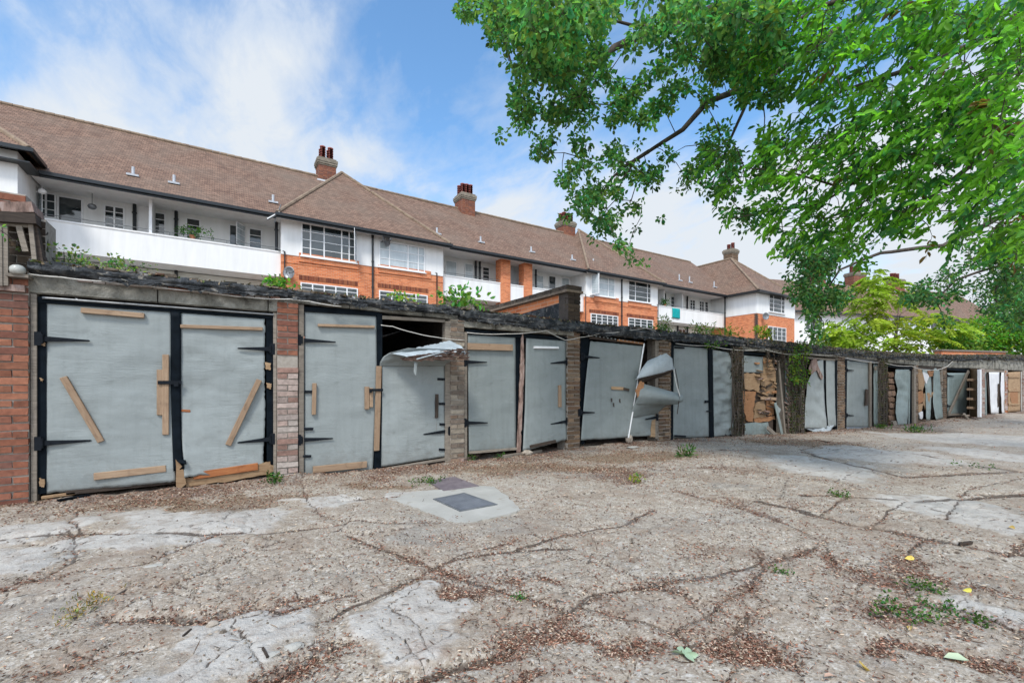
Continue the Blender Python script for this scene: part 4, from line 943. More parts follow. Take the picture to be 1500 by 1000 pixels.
for (x0,x1),ax in ((B1,6.0),(B2,24.4)):
    a0=(x0-.25,22.95,8.98); a1=(x1+.25,22.95,8.98); ap=(ax,28.3,13.85); bl=(x0-.25,24.0,9.0); br=(x1+.25,24.0,9.0)
    m=MB(); nn=10; Pl=[]
    addto(m,poly([a0,a1,ap],'r',None)); addto(m,poly([a0,ap,(x0-.25,28.3,9.0)],'r',None,.02)); addto(m,poly([a1,(x1+.25,28.3,9.0),ap],'r',None,.02))
    m.build('hipped_bay_roof',M['tiles'],apt)
    ridge((a0[0]+.05,22.97,9.03),(ap[0],ap[1],ap[2]+.03),.085); ridge((a1[0]-.05,22.97,9.03),(ap[0],ap[1],ap[2]+.03),.085)
def hipwing(x0,x1,y0,rid,apy,zr,back,ez=8.98):
    mx=(x0+x1)/2; m=MB()
    addto(m,poly([(x0,y0,ez),(x1,y0,ez),(mx,apy,zr)],'',None)); addto(m,poly([(x0,y0,ez),(mx,apy,zr),(mx,back,zr),(x0,back,ez)],'',None)); addto(m,poly([(x1,y0,ez),(x1,back,ez),(mx,back,zr),(mx,apy,zr)],'',None))
    o=m.build('wing_roof',M['tiles'],apt)
    ridge((x0+.05,y0+.05,ez+.05),(mx,apy,zr+.03),.09); ridge((x1-.05,y0+.05,ez+.05),(mx,apy,zr+.03),.09); ridge((mx,apy,zr+.03),(mx,back,zr+.03),.09)
hipwing(36.7,43.8,20.4,0,25.0,13.1,36); hipwing(-16.5,-5.55,22.05,0,27.6,13.9,36,9.32)
# gutters, fascias and soffits
m=MB()
for x0,x1,y in ((-5.6,2.05,EY),(2.0,10.7,22.95),(10.65,20.7,EY),(20.6,28.5,22.95),(28.4,36.8,EY)):
    bx(m,x0,x1,y-.11,y+.0,8.86,8.99); bx(m,x0,x1,y+.0,y+.03,8.78,8.95)
for x0,x1,yq,zq in ((36.6,43.9,20.3,0),(-16.6,-5.45,21.97,.34)):
    bx(m,x0,x1,yq-.04,yq+.08,8.86+zq,8.99+zq); bx(m,x0,x0+.12,yq+.08,23.1,8.86+zq,8.99+zq); bx(m,x1-.12,x1,yq+.08,23.1+zq,8.86+zq,8.99+zq)
m.build('gutter',M['black_paint'],apt)
m=MB(); bx(m,-5.9,36.8,EY+.03,RY+.1,8.90,8.945); m.build('soffit',M['paint_white'],apt)
for q in ((-16.4,-5.58,22.1,23.4),(36.8,43.7,20.4,20.9),(36.75,37.2,20.9,23.2)):
    m=MB(); bx(m,*q,8.86,8.90); m.build('soffit',M['black_paint'],apt)

# chimneys ---------------------------------------------------------------
def chimney(cx,cy,z0,z1,w,d,npx,npy,pr,ph,parent=apt,dark=False,base=None):
    yy=cy-FY if base is None else cy-base
    m=MB(); R=random.Random(int(cx*10)); z=z0; k=0
    m.mi=0
    while z<z1-.3:
        for side in range(4):
            ln=w if side%2==0 else d; n=max(2,round(ln/.23)); 
            for q in range(n):
                c=R.choice(TONE['red'] if not dark else TONE['brown']); m.col=c
                a=-ln/2+ln*q/n+.005; b=-ln/2+ln*(q+1)/n-.005; t=.012
                if side==0: m.box(cx+a,cx+b,yy-d/2-t,yy-d/2+.02,z,z+.066)
                elif side==2: m.box(cx+a,cx+b,yy+d/2-.02,yy+d/2+t,z,z+.066)
                elif side==1: m.box(cx+w/2-.02,cx+w/2+t,yy+a,yy+b,z,z+.066)
                else: m.box(cx-w/2-t,cx-w/2+.02,yy+a,yy+b,z,z+.066)
        z+=.075
    m.mi=1; m.col=(1,1,1); m.box(cx-w/2,cx+w/2,yy-d/2,yy+d/2,z0-.6,z1-.2)
    st=m.build('chimney',[M['brick'],M['mortar']],parent)
    m=MB()
    for k,(e,h) in enumerate(((.04,.09),(.08,.11),(.10,.16),(.03,.10))): 
        zz=z1-.46+sum((.09,.11,.16,.10)[:k]); m.box(cx-w/2-e,cx+w/2+e,yy-d/2-e,yy+d/2+e,zz,zz+h-.003,.006)
    m.build('chimney_cap',M['cap'],st)
    for i in range(npx):
        for j in range(npy):
            px_=cx+(i-(npx-1)/2)*w*.9/npx; py_=yy+(j-(npy-1)/2)*d*.9/npy; hh=ph*R.uniform(.9,1.1)
            m=MB(); prof=[]; nb=5
            for q in range(nb):
                za=z1+hh*q/nb; zb=z1+hh*(q+.55)/nb; zc=z1+hh*(q+.98)/nb
                prof+=[(pr,za),(pr,zb),(pr*1.14,zb+.01),(pr*1.14,zc)]
            prof+=[(pr*.7,z1+hh*1.02)]; 
            m.col=(.42,.42,.48); m.lathe([(pr,z1),(pr,z1+hh)],px_,py_,10); m.col=(1,1,1)
            for q in range(nb): zb=z1+hh*(q+.5)/nb; zc=z1+hh*(q+.98)/nb; m.lathe([(pr*.9,zb),(pr*1.16,zb+.01),(pr*1.16,zc),(pr*.9,zc+.01)],px_,py_,10); m.build('chimney_pot',M['pot'],st,smooth_=False)
    m=MB(); m.add([(cx-w/2-.25,yy-d/2-.35,z0-.45),(cx+w/2+.25,yy-d/2-.35,z0-.45),(cx+w/2+.06,yy-d/2-.02,z0-.05),(cx-w/2-.06,yy-d/2-.02,z0-.05)],[(0,1,2,3)]); m.build('lead_flashing',M['lead'],st)
    return st
def chim_px(px0,px1,ptop,pcap,Y,**k):
    """chimney whose cap top is at py=pcap, pots top at ptop"""
    pm=(px0+px1)/2; x,zc=on_y(pm,pcap,Y); _,zt=on_y(pm,ptop,Y); return x,zc,zt
x,zc,zt=chim_px(462,493,219,236,28.6); chimney(x,28.6,13.2,zc,.95,.85,2,2,.14,zt-zc)
x,zc,zt=chim_px(666,696,273,287,28.4); chimney(x,28.4,12.7,zc,1.0,1.1,3,2,.14,zt-zc)
x,zc,zt=chim_px(815,842,313,326,28.9); chimney(x,28.9,13.0,zc,1.2,1.0,3,2,.15,zt-zc)
x,zc,zt=chim_px(1061,1080,357,366,25.6); chimney(x,25.6,12.1,zc,.95,.9,1,2,.15,zt-zc,dark=True)
# roof vents
for px,py in ((195,270),(255,282),(400,311),(640,350),(704,367),(778,381),(838,394),(869,416),(941,0)):
    if py==0: continue
    Y=24.2; 
    x,z=on_y(px,py,Y); z=lerp(EF,KZ,(Y-EY)/(KY-EY)); m=MB(); m.tube([(x,L(Y),z-.1),(x,L(Y),z+.34)],.055,8); m.box(x-.2,x+.2,L(Y)-.18,L(Y)+.1,z-.08,z+.0); m.build('roof_vent',M['lead'],apt)
for px in (995,1010,1046):
    Y=24.2; x,_=on_y(px,420,Y); z=KZ-.08; m=MB(); m.tube([(x,L(Y),z-.1),(x,L(Y),z+.5)],.05,8); m.box(x-.2,x+.2,L(Y)-.18,L(Y)+.1,z-.08,z+.0); m.build('roof_vent',M['lead'],apt)
# satellite dishes and fittings
def dish(px,py,Y,r,az,label,arm=True):
    x,z=on_y(px,py,Y); o=empty('satellite_dish',(x,Y,z),az,label,'satellite dish'); m=MB(); G=[]
    for j in range(6):
        G.append([Vector((r*j/5*math.cos(a*math.pi/10),-.28+ (j/5)**2*-.09, r*1.1*j/5*math.sin(a*math.pi/10))) for a in range(21)])
    m.grid(G,(0,.012,0)); m.build('dish',M['metal_grey'],o,smooth_=True)
    m=MB(); m.tube([(0,.0,-.1),(0,-.26,0)],.02,6); m.tube([(0,-.26,-r),(0,-.62,-.02)],.012,5); m.box(-.04,.04,-.66,-.58,-.05,.03); m.build('dish_arm',M['metal_grey'],o); return o
dish(429,402,FY-.2,.27,math.radians(-35),'grey satellite dish low on the orange brick bay wall')
dish(558,352,FY-.25,.30,math.radians(35),'satellite dish under the eaves between the two bay windows')
dish(1118,464,WY-.03,.28,math.radians(-30),'dark satellite dish on brick corner of the right end wing')
x,z=on_y(402,315,EY-.1); an=empty('tv_aerial',(x,EY-.1,z),0,'small grey aerial sticking up from the gutter left of the brick bay','aerial')
m=MB(); m.tube([(0,0,-.35),(.25,-.1,.5)],.02,6); m.tube([(-.3,-.15,-.3),(.2,-.1,.12)],.05,6); m.build('aerial_rod',M['metal_grey'],an)
x,z=on_y(135,297,24.4); lp=empty('globe_lamp',(x,24.4,8.93),0,'dark ball lamp hanging under the left balcony ceiling','lamp')
m=MB(); m.tube([(0,0,0),(0,0,-.45)],.012,5); m.build('lamp_rod',M['metal_grey'],lp); m=MB(); m.lathe([(.03,-.68),(.11,-.64),(.15,-.56),(.11,-.48),(.03,-.45)],0,0,12); m.build('lamp_globe',M['metal_grey'],lp,smooth_=True)
x,z=on_y(42,270,23.3); lp=empty('floodlight',(x+.05,23.9,8.45),0,'white security lamp beside the left wing at the balcony end','lamp')
m=MB(); m.tube([(0,0,0),(.2,-.15,0)],.02,6); m.lathe([(.02,-.1),(.11,-.06),(.12,.03),(.05,.09)],.2,-.15,10); m.build('lamp_head',M['frame_white'],lp)
# teal towel over the balcony
x,z=on_y(985,452,FY-.06); x1,_=on_y(996,452,FY-.06); tw=MB(); _,zb=on_y(990,466,FY-.06); w=x1-x
G_=[[Vector((w*i/10,-.05-.02*math.sin(i*1.3)-(.02 if j>1 else 0)+ (.16 if j==0 else 0),7.48-(j*(7.48-zb)/8))) for i in range(11)] for j in range(9)]
tw.grid(G_,(0,.01,0)); t=tw.build('towel',M['teal'],None,smooth_=True); t.location=(x,FY,0); tag(t,'turquoise towel hung over the right-hand white balcony parapet','towel')
# balcony plants
def potplant(px,py,Y,label,s=.3):
    x,_=on_y(px,py,Y); o=empty('potted_plant',(x,Y,7.46),0,label,'potted plant'); m=MB(); m.lathe([(.08,0),(.12,.16),(.13,.18)],0,0,10); m.build('pot',M['plaster_pot'],o)
    c=rng.normal(size=(40,3))*np.array([s,.08,s*.45])+np.array([0,0,.3]); p,ax,sz,cl=clump_leaves(c,.08,8,.09,(.07,.19,.03)); leaves_obj('foliage',p,ax,sz,cl,parent=o)
potplant(282,345,FY+.1,'leafy green pot plant on the left balcony parapet under a small window',.30)
potplant(974,444,FY+.1,'round pot plant on the right balcony parapet beside the towel',.25)

# ---------------------------------------------------------------- further block to the right
A=Vector((50.4,23.9)); Bp=Vector((80,14.9)); ang=math.atan2(Bp.y-A.y,Bp.x-A.x)
fb=empty('apartment_building',(A.x,A.y,0),ang,'distant white apartment block seen through the trees at the right','building')
Lf=(Bp-A).length
m=MB(); m.box(-6,Lf,0,9,4.9,9.0); m.build('white_upper_wall',M['paint_white'],fb); m=MB(); m.box(-6.0,Lf,-.03,9.03,0,4.9); m.build('brick_wall',M['brickwall'],fb)
m=MB(); m.add([(-6.4,-.5,8.9),(Lf+.4,-.5,8.9),(Lf+.4,4.7,13.4),(-1,4.7,13.4),(-6.4,9.5,8.9),(Lf+.4,9.5,8.9)],[(0,1,2,3),(3,2,5,4),(0,3,4)]); m.build('roof',M['tiles'],fb)
m=MB(); m.box(-6.5,Lf,-.62,-.48,8.75,8.92); m.box(-6.5,-6.38,-.5,9.5,8.75,8.92); m.build('gutter',M['black_paint'],fb)
for k,(x,w) in enumerate(((.9,2.2),(6,1.6),(10.5,2.4),(14.5,2.4),(19,2.2),(24,2.4))):
    for zz in ((7.0,8.5),(3.6,5.0)):
        m=MB(); z0,z1=zz; y=-.06
        m.box(x,x+w,y-.04,y+.03,z0,z0+.08); m.box(x,x+w,y-.04,y+.03,z1-.08,z1)
        for q in range(5): m.box(x+w*q/4-.04,x+w*q/4+.04,y-.045,y+.03,z0+.08,z1-.08)
        wd=m.build('window',M['frame_white'],fb); m=MB(); m.box(x+.03,x+w-.03,y-.01,y+.0,z0+.04,z1-.04); m.build('pane',M['glass_pale' if k%2 else 'glass'],wd)
FYs=FY; 
def fchim(x,z1,w=1.6,n=3):
    chimney(x,4.7,13.0,z1,w,1.2,n,1,.16,.8,parent=fb,base=0)
fchim(7.6,15.2,2.0,4); fchim(13.9,14.9,1.9,4); fchim(20.4,14.5,1.7,3)
# garden wall beyond the end wing
gw=empty('garden_wall',(44,22.4,0),math.radians(-4),'red brick boundary wall beyond the right end wing, behind the garage roofs','wall')
m=MB(); m.box(0,9,0,.25,0,4.55); m.build('brick_face',M['brickwall'],gw); m=MB(); m.box(-.05,9.05,-.04,.29,4.55,4.65); m.build('coping',M['stone'],gw)
# ============================================================ GROUND
GX=[-50,-5,5,8,10.3,12.7,17,19.7,22,24.4,29,60]; GZ=[0,0,.02,.05,.02,-.05,-.07,-.06,.03,.08,.09,.09]
FWD=math.atan2(C_,S_)
fine=np.radians(np.linspace(-62,62,760)); ext=np.radians(np.concatenate([np.linspace(-180,-64,30)[0:],fine*0+0]) )if False else None
angs=np.concatenate([np.radians(np.linspace(-180,-64,40)),fine,np.radians(np.linspace(64,180,40)[:-1])])+FWD
rad=np.concatenate([np.exp(np.linspace(math.log(1.1),math.log(34),560)),np.exp(np.linspace(math.log(36),math.log(900),24))]); rad=np.concatenate([[.3,.7],rad])
NA,NR=len(angs),len(rad)
AA,RR=np.meshgrid(angs,rad); X=RR*np.cos(AA); Y=RR*np.sin(AA)
# vectorised value noise
def vn(x,y,seed=0):
    xi=np.floor(x).astype(np.int64); yi=np.floor(y).astype(np.int64); fx=x-xi; fy=y-yi
    def h(a,b):
        n=(a*374761393+b*668265263+seed*974711)&0xffffffff; n=((n^(n>>13))*1274126177)&0xffffffff; return ((n^(n>>16))&0xffff)/65535.0
    u=fx*fx*(3-2*fx); v=fy*fy*(3-2*fy)
    return (h(xi,yi)*(1-u)+h(xi+1,yi)*u)*(1-v)+(h(xi,yi+1)*(1-u)+h(xi+1,yi+1)*u)*v
def fbm(x,y,o=4,seed=0):
    s=0;a=.5;t=0
    for k in range(o): s=s+a*vn(x*2**k+k*17.3,y*2**k-k*9.1,seed+k); t+=a; a*=.5
    return s/t
wx=(fbm(X*1.1,Y*1.1,4,1)-.5)*.5+(fbm(X*5,Y*5,3,5)-.5)*.14; wy=(fbm(X*1.1+50,Y*1.1,4,2)-.5)*.5+(fbm(X*5+20,Y*5,3,6)-.5)*.14
def segdist(poly,wob=1.0):
    P=[on_ground(*p[:2]) for p in poly]; best=np.full(X.shape,1e9); xx=X+wx*.35*wob; yy=Y+wy*.35*wob
    for a,b in zip(P,P[1:]):
        dx,dy=b.x-a.x,b.y-a.y; L2=dx*dx+dy*dy+1e-9
        t=np.clip(((xx-a.x)*dx+(yy-a.y)*dy)/L2,0,1); best=np.minimum(best,np.hypot(xx-a.x-t*dx,yy-a.y-t*dy))
    return best
CR=[([(0,792),(90,783),(150,784),(310,783),(400,777),(480,770),(505,765)],.028,.07,.025),
([(0,865),(100,842),(200,828),(290,796),(320,783)],.012,.08,.012),
([(90,780),(110,800),(95,830),(60,850),(0,862)],.01,.14,.008),
([(150,905),(250,903),(300,908),(362,893)],.038,.12,.045),([(362,893),(400,905),(450,889),(520,868)],.012,.10,.015),
([(500,785),(560,803),(600,816),(655,836),(700,852),(780,872),(835,888)],.018,.12,.014),
([(490,905),(560,872),(620,842),(660,820),(720,806),(840,800)],.018,.09,.012),
([(520,1010),(600,982),(680,957),(745,945)],.034,.08,.05),([(745,945),(820,900),(870,868),(960,852)],.012,.15,.015),
([(1090,728),(1160,742),(1250,765),(1330,780),(1420,798),(1560,818)],.052,.09,.035),
([(1020,664),(1170,661),(1250,682),(1330,698),(1400,695),(1460,690),(1540,686)],.055,.12,.03),
([(1228,647),(1330,664),(1440,684),(1520,690)],.06,.10,.03),([(1175,724),(1250,726),(1330,731),(1500,722)],.035,.10,.015),([(1188,757),(1222,738),(1240,725)],.010,.06,.01),
([(1262,775),(1300,750),(1330,731)],.008,.05,.008),([(1380,760),(1390,735),(1420,715),(1500,700)],.010,.06,.008),([(1480,815),(1500,790)],.012,.07,.01),
([(990,925),(1060,880),(1110,862),(1125,835),(1100,800)],.008,.10,.01),([(830,890),(905,862),(985,852),(1100,832),(1190,800)],.016,.10,.008),
([(750,806),(830,782),(905,770),(960,745)],.018,.08,.01),([(850,880),(930,905),(1000,925),(1030,960)],.012,.10,.014),
([(945,955),(1000,950),(1060,930),(1100,900)],.014,.12,.018),([(1000,720),(1060,735),(1140,760),(1200,790),(1230,830)],.010,.12,.01),
([(380,1010),(420,985),(470,955),(520,935)],.018,.10,.03),([(60,990),(150,965),(220,955)],.008,.06,.008),
([(1290,905),(1340,880),(1385,888),(1440,905),(1500,930)],.014,.16,.03),([(1320,840),(1340,800),(1350,785)],.01,.2,.01),([(1320,840),(1330,870),(1380,890)],.012,.16,.015),
([(500,735),(560,731),(620,728)],.010,.04,.01),([(440,700),(455,740),(480,760),(560,770),(640,766)],.008,.06,.008),([(120,745),(95,765),(110,782)],.010,.07,.01),
([(660,820),(690,805),(770,790)],.008,.10,.008),([(960,852),(1010,870),(1040,905)],.008,.06,.008),([(1225,648),(1165,661)],.01,.05,.01)]
crack=np.zeros(X.shape); litter=np.zeros(X.shape); dz=np.zeros(X.shape)
near=RR<40
for pl,w,lw_,dep in CR:
    d=segdist(pl); wv=w*(.5+1.2*fbm(X*3,Y*3,3,9)); crack=np.maximum(crack,np.clip(1.25-d/wv,0,1))
    dz-=dep*np.exp(-(d/(w*1.6))**2); litter=np.maximum(litter,np.exp(-(d/(lw_*.9))**2)*.7*(.1+1.4*fbm(X*2.6,Y*2.6,3,77)))
def blob(px,py,rx,ry,ang=0,soft=.35,seed=3):
    """elliptical stain given by its extent on the ground"""
    c=on_ground(px,py); e=on_ground(px+rx,py); q=on_ground(px,py-ry); q2=on_ground(px,py+ry)
    ux,uy=e.x-c.x,e.y-c.y; a=math.hypot(ux,uy); ux/=a; uy/=a; b=math.hypot(q.x-q2.x,q.y-q2.y)/2; cc=Vector(((q.x+q2.x)/2,(q.y+q2.y)/2))
    w2=(fbm(X*3.1+9,Y*3.1,4,61)-.5)*.5; w3=(fbm(X*3.1,Y*3.1+9,4,62)-.5)*.5; dx=X-cc.x+wx*1.3+w2; dy=Y-cc.y+wy*1.3+w3; u=(dx*ux+dy*uy)/a; v=(-dx*uy+dy*ux)/b
    r=np.hypot(u,v); return np.clip((1.15-r)/soft,0,1)
def worley(cs,seed,jit=.42):
    gx=np.floor(X2/cs).astype(np.int64); gy=np.floor(Y2/cs).astype(np.int64); f1=np.full(X.shape,9e9); f2=f1.copy(); idd=np.zeros(X.shape)
    def hh(a,b,k):
        n=(a*374761393+b*668265263+(seed+k)*974711)&0xffffffff; n=((n^(n>>13))*1274126177)&0xffffffff; return ((n^(n>>16))&0xffff)/65535.0
    for i_ in (-1,0,1):
        for j_ in (-1,0,1):
            cx=gx+i_; cy=gy+j_; px=(cx+.5+(hh(cx,cy,0)-.5)*2*jit)*cs; py=(cy+.5+(hh(cx,cy,1)-.5)*2*jit)*cs
            d=np.hypot(X2-px,Y2-py); r_=hh(cx,cy,2); c_=d<f1; f2=np.where(c_,f1,np.minimum(f2,d)); idd=np.where(c_,r_,idd); f1=np.where(c_,d,f1)
    return f2-f1,idd
X2=X+wx*.5+(fbm(X*11,Y*11,3,71)-.5)*.05; Y2=Y+wy*.5+(fbm(X*11+7,Y*11,3,72)-.5)*.05
e1,id1=worley(1.25,5); e2,id2=worley(.42,6); e3,id3=worley(.17,7)
g1=np.clip((fbm(X*.7,Y*.7,3,81)-.36)*9,0,1); g2=np.clip((fbm(X*.8+30,Y*.8,3,82)-.44)*9,0,1); g3=np.clip((fbm(X*.9+60,Y*.9,4,83)-.50)*9,0,1)
nearf=np.clip((22-RR)/10,0,1)
ck=np.maximum(np.clip(1.2-e1/.011,0,1)*g1,np.maximum(np.clip(1.0-e2/.009,0,1)*g2,np.clip(1.0-e3/.008,0,1)*g3*.8)*np.clip((11-RR)/4,0,1))*nearf
crack=np.maximum(crack,ck*.95)
dz+=((id1-.5)*.030*np.clip(e1/.03,0,1)+(id2-.5)*.016*g2*np.clip(e2/.02,0,1)+(id3-.5)*.008*g3*np.clip(e3/.012,0,1))*nearf-ck*.014
litter=np.maximum(litter,np.clip(1-e1/.09,0,1)*g1*.55*fbm(X*2,Y*2,3,84)*1.3); litter=np.maximum(litter,g3*.42*np.clip(1-e3/.05,0,1)); litter=np.maximum(litter,g2*.35*np.clip(1-e2/.06,0,1))
pale=np.zeros(X.shape); moss=np.zeros(X.shape)
for b in ((270,765,135,17),(200,794,100,10),(25,783,60,14),(40,810,60,12),(10,828,40,14),(330,950,110,30),(280,985,90,30),(600,730,40,10),(1400,640,90,14),(1290,668,90,11),(1200,686,80,12),(1460,668,60,12),(1390,745,90,20),(1430,900,70,25),(640,900,90,30),(470,735,50,8)): pale=np.maximum(pale,blob(*b,seed=3)*1.0)
for b in ((260,742,190,9),(400,730,120,8),(560,712,60,6),(20,742,30,10),(780,690,160,14),(930,672,150,12),(1180,650,120,7),(1330,628,90,4)): moss=np.maximum(moss,blob(*b,soft=.7))
for (b,k) in (((1120,960,120,34),.9),((1290,850,90,26),.7),((1010,980,110,24),.9),((740,985,120,16),.8),((1450,985,90,20),.8),((820,690,120,12),.7),((1050,690,90,10),.6),((640,790,110,14),.6),((700,862,110,24),.9),((890,930,90,30),1),((830,845,60,10),.7),((1250,895,110,40),.6),((1400,910,120,26),.9),((1180,700,90,14),.5),((1340,830,60,30),.8),((60,850,90,14),.6),((540,700,120,9),.8),((900,700,140,22),.8),((1130,745,130,22),.6),((1030,800,90,30),.4),((500,875,60,16),.6),((950,960,60,26),.7),((1050,760,70,14),.5),((820,755,80,16),.5),((420,900,90,16),.7),((350,935,70,14),.3),((1480,870,60,20),.6),((600,830,90,20),.5),((1150,960,160,30),.45)):
    litter=np.maximum(litter,blob(*b,soft=1.1)*k*(.15+1.9*fbm(X*2.4,Y*2.4,4,78)))
# band of debris along the foot of the doors
rowy=np.interp(X.ravel(),[p[0] for p in [(-30,6.53)]+POST+[(60,3)]],[p[1] for p in [(-30,6.53)]+POST+[(60,3)]]).reshape(X.shape)
dd=rowy-Y; band=np.exp(-(np.clip(dd,0,9)/.35)**2); litter=np.maximum(litter,np.exp(-(np.clip(dd,0,9)/.9)**2)*.75*(.5+fbm(X*1.5,Y*1.5,3,31)))
und=(fbm(X*.45,Y*.45,3,21)-.5)*.05+(fbm(X*2.2,Y*2.2,3,22)-.5)*.022+(fbm(X*9,Y*9,3,23)-.5)*.010+(fbm(X*26,Y*26,2,24)-.5)*.006*(RR<9)
und+= -.015*litter+.010*pale
blend=np.clip((Y-1.5)/3,0,1); gz=np.interp(X.ravel(),GX,GZ).reshape(X.shape)*blend
farz=np.clip(1-(RR-30)/20,0,1)
bump=band*(.012+.05*(fbm(X*6,Y*6,3,41)-.35))
Z=gz+(und+dz*.85+bump*(dd>-0.4))*farz
# keep flat under manhole slab
mc=on_ground(672,730); hs=np.exp(-(np.hypot(X-mc.x,Y-mc.y)/.75)**4); Z=Z*(1-hs)+(-.004)*hs
def gheight(x,y):
    r=math.hypot(x,y); a=(math.atan2(y,x)-FWD+math.pi)%(2*math.pi)-math.pi+FWD
    i=int(np.clip(np.searchsorted(rad,r),0,NR-1)); j=int(np.clip(np.searchsorted(angs,a),0,NA-1)); return float(Z[i,j])
def gpos(px,py):
    z=0.
    for _ in range(6): p=on_ground(px,py,z); z=gheight(p.x,p.y)
    return Vector((p.x,p.y,z))
V=np.stack([X,Y,Z],-1).reshape(-1,3); V=np.concatenate([V,[[0,0,0]]])
i=np.arange(NR-1)[:,None]; j=np.arange(NA)[None,:]; jn=(j+1)%NA
Fq=np.stack([i*NA+j,i*NA+jn,(i+1)*NA+jn,(i+1)*NA+j],-1).reshape(-1,4)[:,::-1]
me=bpy.data.meshes.new('ground'); nt=NA; nq=len(Fq)
me.vertices.add(len(V)); me.vertices.foreach_set('co',V.astype(np.float32).ravel())
tri=np.stack([np.full(NA,len(V)-1),np.arange(NA),(np.arange(NA)+1)%NA],1)
me.loops.add(nq*4+nt*3); me.polygons.add(nq+nt)
me.loops.foreach_set('vertex_index',np.concatenate([Fq.ravel(),tri.ravel()]).astype(np.int32))
me.polygons.foreach_set('loop_start',np.concatenate([np.arange(nq)*4,nq*4+np.arange(nt)*3]).astype(np.int32))
me.polygons.foreach_set('use_smooth',np.ones(nq+nt,dtype=bool))
for nm,ar in (('crack',crack),('litter',np.clip(litter,0,1)),('pale',pale),('moss',moss)):
    at=me.attributes.new(nm,'FLOAT','POINT'); at.data.foreach_set('value',np.concatenate([ar.ravel(),[0]]).astype(np.float32))
me.update(calc_edges=True); me.validate()
grd=bpy.data.objects.new('ground',me); COL.objects.link(grd); tag(grd,kind='structure')
t=NT('cracked_concrete'); v=t.coord('Object')
def attr(n):
    a=t.new('ShaderNodeAttribute',attribute_name=n); return a.outputs['Fac']
n1=t.noise(v,.55,6,.6,.4); n2=t.noise(v,3.0,6,.65,.3); n3=t.noise(v,38,4,.7); n4=t.noise(v,160,3,.7)
base=t.ramp(n1,[(.3,(.245,.20,.15)),(.5,(.345,.29,.225)),(.72,(.43,.37,.30))])
base=t.mix(t.ramp(n2,[(.35,0.0),(.7,.6)]),base,(.27,.245,.215))
vo=t.new('ShaderNodeTexVoronoi'); vo.inputs['Scale'].default_value=85; t.link(v,vo.inputs['Vector'])
sp=t.new('ShaderNodeSeparateColor'); t.link(vo.outputs['Color'],sp.inputs[0])
agg=t.ramp(sp.outputs[0],[(.0,(.15,.12,.09)),(.2,(.285,.235,.18)),(.6,(.385,.33,.265)),(.88,(.47,.42,.35)),(1,(.66,.62,.56))],'LINEAR')
expo=t.math('MULTIPLY',t.ramp(n2,[(.3,.85),(.75,.35)]),t.math('SUBTRACT',1.0,attr('pale')))
col=t.mix(expo,base,agg)
pn=t.math('ADD',attr('pale'),t.math('MULTIPLY',t.math('SUBTRACT',n3,.5),.9))
col=t.mix(t.ramp(pn,[(.35,0.0),(.75,.75)]),col,t.mix(n2,(.54,.52,.48),(.40,.375,.34)))
# fine network of hairline cracks
def cracks(scale,w,seed,thr):
    mp=t.new('ShaderNodeMapping'); mp.inputs['Location'].default_value=(seed,seed*1.7,0); t.link(v,mp.inputs['Vector'])
    nn=t.new('ShaderNodeTexNoise'); nn.inputs['Scale'].default_value=scale*1.8; nn.inputs['Detail'].default_value=5; t.link(mp.outputs[0],nn.inputs['Vector'])
    ad=t.mix(.34/scale,mp.outputs[0],nn.outputs['Color'],'ADD')
    vv=t.new('ShaderNodeTexVoronoi',feature='DISTANCE_TO_EDGE'); vv.inputs['Scale'].default_value=scale; t.link(ad,vv.inputs['Vector'])
    g=t.noise(mp.outputs[0],scale*.45,3,.5); gate=t.ramp(g,[(thr,0.0),(thr+.1,1.0)])
    return t.math('MULTIPLY',t.ramp(vv.outputs['Distance'],[(0,1.0),(w*.5,.8),(w,0.0)]),gate), t.math('MULTIPLY',t.ramp(vv.outputs['Distance'],[(0,1.0),(w*6,0.0)]),gate)
c1,h1=cracks(.8,.004,0,.55); c2,h2=cracks(4.5,.012,5.3,.60)
lt=t.math('ADD',attr('litter'),t.math('MULTIPLY',h1,.35)); lt=t.math('ADD',lt,t.math('MULTIPLY',h2,.22))
lt=t.math('ADD',lt,t.math('MULTIPLY',t.math('SUBTRACT',n3,.5),1.5)); lt=t.math('ADD',lt,t.math('MULTIPLY',t.math('SUBTRACT',n2,.5),1.1)); 
lcol=t.ramp(t.noise(v,60,3,.7),[(.3,(.055,.033,.024)),(.48,(.12,.068,.048)),(.6,(.20,.12,.09)),(.75,(.36,.26,.20))])
col=t.mix(t.ramp(lt,[(.48,0.0),(.80,.9)]),col,lcol)
small=t.noise(v,11,5,.7,.5); col=t.mix(t.ramp(small,[(.50,0.0),(.66,.6)]),col,(.22,.165,.125)); col=t.mix(t.ramp(small,[(.30,.5),(.44,0.0)]),col,(.52,.50,.47))
ms=t.math('ADD',attr('moss'),t.math('MULTIPLY',t.math('SUBTRACT',n3,.5),1.6)); ms=t.math('ADD',ms,t.math('MULTIPLY',t.math('SUBTRACT',n2,.5),.9))
col=t.mix(t.ramp(ms,[(.45,0.0),(.8,.75)]),col,t.mix(n3,(.10,.06,.03),(.24,.16,.09)))
cm=t.math('MAXIMUM',t.ramp(t.math('ADD',attr('crack'),t.math('MULTIPLY',t.math('SUBTRACT',n3,.5),.5)),[(.28,0.0),(.6,1.0)]),t.math('MAXIMUM',c1,c2))
col=t.mix(t.math('MULTIPLY',cm,.8),col,(.04,.027,.02))
rs=t.noise(v,1.7,5,.7,.6); col=t.mix(t.ramp(rs,[(.60,0.0),(.74,.30)]),col,(.30,.17,.12))
film=t.noise(v,1.5,9,.74,.9); col=t.mix(t.math('MULTIPLY',t.ramp(film,[(.48,0.0),(.60,.55)]),t.math('SUBTRACT',1.0,t.math('MULTIPLY',attr('pale'),.7))),col,(.225,.165,.12))
